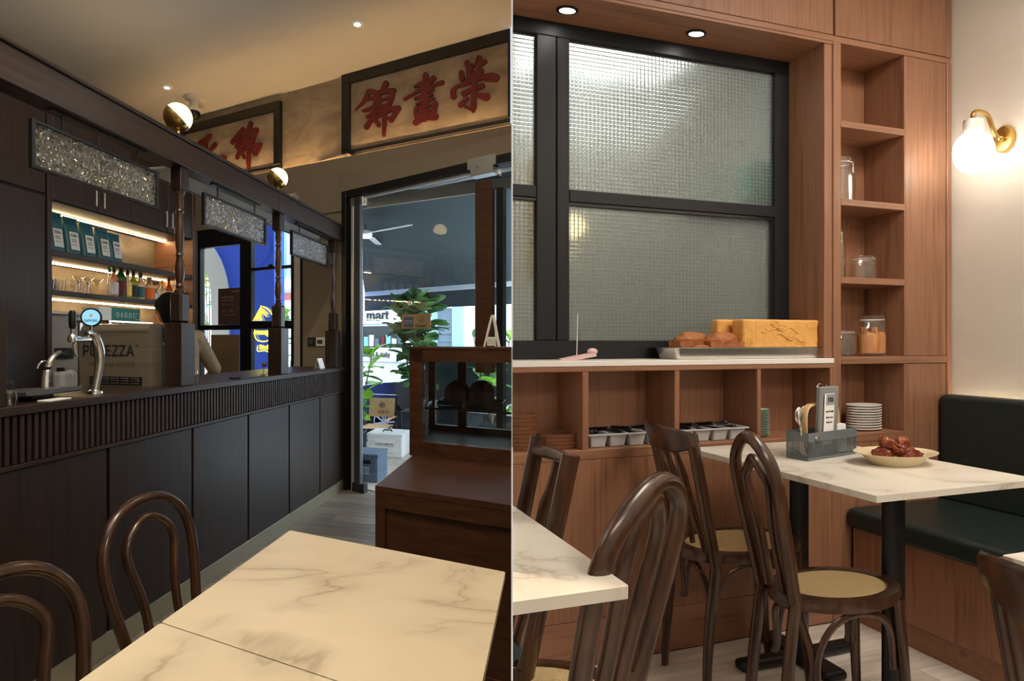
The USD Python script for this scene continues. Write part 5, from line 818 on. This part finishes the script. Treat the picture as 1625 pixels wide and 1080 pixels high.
q.p('block', mv(box(0, .098, 0, .012, 0, .205, .003), .074, .014, .010, rx=2), 'menu_grey'); q.p('slip', mv(box(.018, .070, -.0012, 0, .03, .185, 0), .074, .012, .010, rx=2), 'paper'); q.p('print', mv(cat([mv(text('VISA', .013, .0006, True, w=.030), .047, -.0020, .160), mv(text('scan to pay', .006, .0006, w=.040), .045, -.0016, .128), mv(text('tip the crew', .005, .0006, w=.036), .045, -.0016, .110), mv(text('thank you', .005, .0006, w=.030), .045, -.0016, .095)]), .074, .012, .010, rx=2), 'ink')
q.p('card', mv(box(.026, .070, -.0019, -.0012, .150, .183, 0), .074, .012, .010, rx=2), 'plastic_grey')
q.p('clip', tube([(.10, .03, .213), (.115, .028, .222), (.125, .026, .214), (.15, .03, .217)], .0012, 5, 10), 'chrome')
for i, (x, y, lean, tw) in enumerate(((.018, .018, -14, 20), (.030, .034, -6, -10), (.046, .045, 5, 15), (.060, .048, 8, -25))):
    q = T('spoon', ['leftmost steel spoon in the caddy', 'second steel spoon from the left in the caddy', 'steel spoon behind the bamboo handle', 'steel spoon against the card holder'][i], 'spoon', FQ, (x, y, .012), 'steel spoons in the caddy')
    B_ = lambda m: mv(mv(m, rz=tw), x, y, .012, ry=lean)
    q.p('handle', B_(tube([(0, 0, 0), (0, .002, .05), (0, 0, .095)], [.004, .003, .002], 6, 8)), 'steel'); q.p('bowl', B_(mv(blob(.017, .006, .026, 3, 0), 0, 0, .118)), 'steel', smooth=True)
q = T('paper_napkins', 'white folded napkins packed in the caddy beside the holder', 'napkins', FQ, (.20, .03, .01)); 
for i in range(5): q.p('napkin', mv(box(0, .05, 0, .004, 0, .085, .0015), .178, .012 + .008 * i, .010, rx=1.5 * i - 3), 'paper')
BX, BY = .452, -.452
q = T('serving_bowl', 'wide cream ceramic dish with a flat rim on the marble table', 'bowl', FR, (BX, BY, .75))
q.p('dish', lathe([(.001, .751), (.074, .751), (.077, .756), (.090, .764), (.100, .775), (.124, .782), (.126, .785), (.099, .780), (.086, .769), (.070, .761), (.001, .759)], 40, (1.02, .56), (BX, BY, 0)), 'ceramic_cream', smooth=50)
rr = np.random.default_rng(4)
for i in range(52):
    a, d_ = rr.uniform(0, 6.28), rr.uniform(.05, 1) ** .6 * .062; hgt = .771 + .024 * (1 - (d_ / .07) ** 2) * rr.uniform(.3, 1.2) + (.018 if i in (3, 9) else 0)
    s_ = rr.uniform(.009, .0145)
    if i in (3, 9): d_ = .028; a = 0 if i == 9 else 2.9; s_ = .020; hgt += .008
    x, y = BX + d_ * math.cos(a) * 1.02, BY + d_ * math.sin(a) * .56
    single('fried_chicken_piece', 'glazed red brown fried chicken piece in the cream dish', 'food', FR, mv(mv(blob(s_, s_ * .62, s_ * .85, 2, .6, 2.6, i), rz=float(rr.uniform(0, 180)), ry=float(rr.uniform(-40, 40))), x, y, hgt), 'chicken', 'fried chicken pieces in the cream dish', smooth=True)
# ---------------------------------------------------------------- on the counter
q = T('steel_tray', 'shallow polished steel tray of bread on the white counter', 'tray', FR, (.49, .075, 1.038)); tx0, tx1, ty0, ty1 = .100, .832, .006, .142
pl = lambda d: sbox(tx0 + d, ty0 + d * .6, tx1 - d, ty1 - d * .6).buffer(-.012).buffer(.012)
q.p('base', prism(pl(.03), 1.039, 1.043), 'steel')
def wall_ring(a, b_, z0, z1):
    A_, B_ = np.array(pl(a).exterior.coords)[:-1], np.array(pl(b_).exterior.coords)[:-1]; n = len(A_)
    if len(B_) != n: B_ = np.array([pl(b_).exterior.interpolate(i / n, normalized=True).coords[0] for i in range(n)]); A_ = np.array([pl(a).exterior.interpolate(i / n, normalized=True).coords[0] for i in range(n)])
    V = np.vstack([np.c_[A_, np.full(n, z0)], np.c_[B_, np.full(n, z1)]]); V = np.vstack([V, V + (0, 0, .0015)]); Fa = []
    for i in range(n): j = (i + 1) % n; Fa += [(i, j, n + j), (i, n + j, n + i), (2 * n + i, 3 * n + j, 2 * n + j), (2 * n + i, 3 * n + i, 3 * n + j)]
    return V, np.array(Fa)
q.p('side', wall_ring(.03, .018, 1.040, 1.078), 'steel', smooth=60); q.p('rim', wall_ring(.018, .0, 1.078, 1.081), 'steel')
def loaf(label, x0, x1, y0, y1, z0, z1, seed):
    q = T('bread_loaf', label, 'bread', FR, ((x0 + x1) / 2, (y0 + y1) / 2, z0), 'golden bread loaves on the tray')
    m = rbox(x0, x1, y0, y1, z0, z1, .010); m = m3.Manifold(m3.Mesh(np.array(m[0], np.float32), np.array(m[1], np.uint32))).refine_to_length(.010).to_mesh(); v = np.array(m.vert_properties[:, :3], float)
    v += ((meshkit.fbm(v * 22 + seed, 3, seed) - .5) * .010)[:, None] * np.sign(v - np.array([(x0 + x1) / 2, (y0 + y1) / 2, z0])) * (1, .8, .5); q.p('loaf', (v, np.array(m.tri_verts)), 'bread_gold', smooth=True)
    for k in range(7):
        t0 = rr.uniform(.08, .6); zz = z0 + (z1 - z0) * rr.uniform(.45, .9); P = [(x0 + (x1 - x0) * (t0 + .06 * i), y0 - .0005, zz + .012 * math.sin(1.3 * i + k)) for i in range(6)]
        q.p('crease', tube(P, [.001, .0025, .001], 5, 14), 'bread_gold', label='wrinkle in the crust') if max(p_[0] for p_ in P) < x1 - .02 else None
loaf('long golden bread loaf at the front right of the steel tray', .425, .795, .024, .080, 1.050, 1.188, 2); loaf('second golden bread loaf standing behind the long one', .375, .72, .092, .132, 1.048, 1.189, 5)
for x, y, w_, l, sd in ((.245, .085, .082, 'left brown pound cake on the tray', 1), (.355, .055, .085, 'right brown pound cake on the tray', 2)):
    q = T('pound_cake', l + ' beside the bread loaves', 'cake', FR, (x, y, 1.045), 'brown pound cakes on the tray'); q.p('cake', (lambda m: (np.c_[x + (m[0][:, 0] - x) * (1 + .12 * (m[0][:, 2] - 1.044) / .06), m[0][:, 1:]], m[1]))(prism(sbox(x - w_ * .8, y - .026, x + w_ * .8, y + .026).buffer(.005), 1.044, 1.104)), 'cake_brown')
    q.p('crown', mv(blob(w_ * .90, .031, .036, 3, .22, 3, sd, -.01), x, y, 1.104), 'cake_brown', smooth=True)
single('small_bun', 'small round bun in front of the pound cakes', 'bun', FR, mv(blob(.042, .011, .018, 3, .08, 2, 3, -.6), .245, .036, 1.074), 'cake_brown', smooth=True)
q = T('spoon_rest', 'pale pink fish shaped rest with a thin white stick on the counter', 'spoon rest', FR, (-.25, .06, 1.038), side='R')
q.p('body', mv(prism(unary_union([Point(0, 0).buffer(.03), Polygon([(-.07, -.012), (0, -.03), (.03, -.02), (.075, -.028), (.082, 0), (.075, .028), (.03, .02), (0, .03), (-.07, .01)])]).buffer(.008).buffer(-.004), 0, .014), -.262, .06, 1.040, ry=-9, s=(.9, .5, 1)), 'pink'); q.p('tail', mv(blob(.020, .012, .012, 2, .1), -.20, .06, 1.068), 'pink', smooth=True); q.p('stick', tube([(-.262, .06, 1.05), (-.258, .06, 1.20)], .0016, 6), 'paper')
# ---------------------------------------------------------------- in the cubbies
for cx, l in ((-.085, 'grey four part cutlery tray in the second cubby'), (.275, 'grey four part cutlery tray in the third cubby behind the chair back')):
    q = T('cutlery_tray', l, 'cutlery tray', FR, (cx, .07, .735), 'grey cutlery trays in the cubbies'); n = 4; wd = .078
    q.p('rim', prism(sbox(cx - .162, .010, cx + .162, .132).difference(unary_union([sbox(cx - .156 + wd * i + .003, .016, cx - .156 + wd * (i + 1) - .003, .126) for i in range(n)])), .778, .783), 'tray_grey')
    for i in range(n):
        x0, x1 = cx - .153 + wd * i + .004, cx - .156 + wd * (i + 1) - .003
        m = prism(sbox(x0, .016, x1, .126).buffer(-.006).buffer(.006).difference(sbox(x0 + .003, .019, x1 - .003, .123)), .738, .780); v = m[0].copy(); mx, my = (x0 + x1) / 2, .071; s_ = .84 + .16 * (v[:, 2] - .738) / .042; v[:, 0] = mx + (v[:, 0] - mx) * s_; v[:, 1] = my + (v[:, 1] - my) * s_
        q.p('cup', (v, m[1]), 'tray_grey'); q.p('cup_floor', box(x0 + .006, x1 - .006, .026, .116, .7365, .740, 0), 'tray_grey')
    for i in range(10):
        x = cx - .13 + .028 * i + rr.uniform(-.006, .006)
        if i in (3, 7): continue
        single('black_cutlery', 'black cutlery piece lying in the grey tray of the %s cubby' % ('second' if cx < 0 else 'third'), 'cutlery', FR, mv(mv(rbox(-.008, .008, -.042, .042, 0, .014, .005, 3), rz=rr.uniform(-30, 30), rx=rr.uniform(-14, 14)), x, .07, .768 + .008 * (i % 3)), 'lacquer_black', 'black cutlery in the tray of the %s cubby' % ('second' if cx < 0 else 'third'))
LB = ['brown wooden ring tray, %s of the low stack in the first cubby' % o for o in ('lowest', 'second lowest', 'second from the top', 'topmost')]
r0 = T('ring_tray', LB[0], 'tray', FR, (-.335, .07, .736), 'ring trays in the low stack'); r0.p('rim', lathe([(.078, 0), (.080, .002), (.080, .012), (.074, .012), (.073, .004)], 28, (1.05, .56), ring=True), 'wood_ring', local=True); r0.p('plate', lathe([(.001, 0), (.076, 0), (.076, .004), (.001, .004)], 24, (1.05, .56)), 'wood_ring', local=True)
for i in range(1, 4): copy(r0, FR, (-.335 + .006 * (i % 2), .07,   .736 + .0125 * i), LB[i], 'ring trays in the low stack').SetCustomDataByKey('category', 'tray')
ORD = ['lowest', 'second lowest', 'third from the bottom', 'fourth from the bottom', 'fifth from the bottom', 'sixth from the bottom', 'sixth from the top', 'fifth from the top', 'fourth from the top', 'third from the top', 'second from the top', 'topmost']
def nth(i, n): return ORD[i] if i < n / 2 else ORD[12 - n + i]
for i in range(9):
    m = lathe([(.001, 0), (.050, 0), (.052, .003), (.052, .013), (.047, .013), (.046, .003), (.001, .003)], 24, (1.05, .56), (-.470 - .004 * (i % 2), .06, .736 + .0135 * i))
    single('wooden_bowl', 'small brown wooden bowl, %s in the tall stack at the partition' % nth(i, 9), 'bowl', FR, m, 'wood_ring' if i % 2 else 'wood_ring', 'wooden bowls in the tall stack', side='R')
for i in range(12):
    single('celadon_saucer', 'pale green saucer, %s of the stack in the fourth cubby' % nth(i, 12), 'saucer', FR, lathe([(.001, 0), (.030, 0), (.044, .006), (.045, .008), (.042, .008), (.028, .003), (.001, .003)], 24, (1.05, .56), (.538, .06, .736 + .0088 * i)), 'celadon', 'pale green saucers in the stack', smooth=50)
for i in range(10):
    single('white_plate', 'thick white plate, %s of the stack behind the caddy' % nth(i, 10), 'plate', FR, lathe([(.001, 0), (.055, 0), (.075, .005), (.0775, .0085), (.075, .0105), (.055, .005), (.001, .004)], 30, (1.05, .56), (1.10, .07, .735 + .0107 * i)), 'ceramic_white', 'white plates in the stack', smooth=50)
# ---------------------------------------------------------------- clip-top jars on the shelves
def jar(label, x, y, z, r, h, fill=None, neck=.8, bail=True):
    q = T('clip_jar', label, 'jar', FR, (x, y, z), 'clip top glass jars on the shelves'); s = (1.08, .58)
    q.p('glass', lathe([(r * .88, .001), (r, .006), (r, h * .55), (r * .96, h * .68), (r * neck, h * .78), (r * neck, h * .86), (r * neck * .92, h * .86), (r * neck * .92, h * .78), (r * .90, h * .66), (r * .93, h * .5), (r * .93, .012), (.001, .008)], 26, s), 'thin_glass', local=True, smooth=40)
    ld = q.p('lid', lathe([(r * neck * 1.02, h * .875), (r * neck * 1.05, h * .90), (r * neck * 1.02, h * .97), (r * neck * .8, h), (.001, h * .985)], 26, s), 'thin_glass', local=True, smooth=40)
    q.p('seal', lathe([(r * neck * .98, h * .86), (r * neck * 1.06, h * .862), (r * neck * 1.06, h * .874), (r * neck * .98, h * .876)], 26, s, ring=True), 'ceramic_white', local=True)
    q.p('wire', cat([tube([(r * neck * s[0] * 1.02, 0, h * .80), (r * neck * s[0] * 1.25, 0, h * .84), (r * neck * s[0] * 1.2, 0, h * .93), (r * neck * s[0] * .9, 0, h * .985)], .0018, 6, 12), lathe([(r * neck * 1.02, h * .80), (r * neck * 1.06, h * .805), (r * neck * 1.02, h * .81), (r * neck * .98, h * .805)], 26, s, ring=True)]), 'steel', local=True)
    q.p('latch', mv(box(-.004, .004, -.003, .003, h * .70, h * .90), r * neck * s[0] * 1.22, 0, 0), 'steel', local=True)
    if fill: q.p('contents', lathe([(.001, .012), (r * .90, .012), (r * .90, h * .50), (r * .7, h * .56), (.001, h * .58)], 24, s), fill, local=True, smooth=50)
    return q
jar('tall empty clip top jar on the second shelf from the top', 1.00, .09, 1.669, .062, .205); jar('slim tall glass jar half hidden behind the stile on the third shelf', .965, .09, 1.360, .050, .225, neck=.6); jar('short empty clip top jar on the third shelf', 1.085, .06, 1.360, .058, .100)
jar('small empty clip top jar on the fourth shelf', .990, .07, 1.044, .054, .112); q = jar('clip top jar packed with orange preserved sticks on the fourth shelf', 1.115, .050, 1.044, .064, .172, 'orange_fill')
for i in range(16):
    a = 2.39 * i; d_ = .052 * math.sqrt((i + .5) / 16); q.p('stick', mv(tube([(0, 0, .02), (.006 * math.sin(i), .004 * math.cos(2 * i), .075), (.010 * math.sin(i * 2), 0, .118 - .02 * (i % 3))], .0065, 6, 8), d_ * math.cos(a) * 1.05, d_ * math.sin(a) * .56, 0), 'orange_fill', local=True)
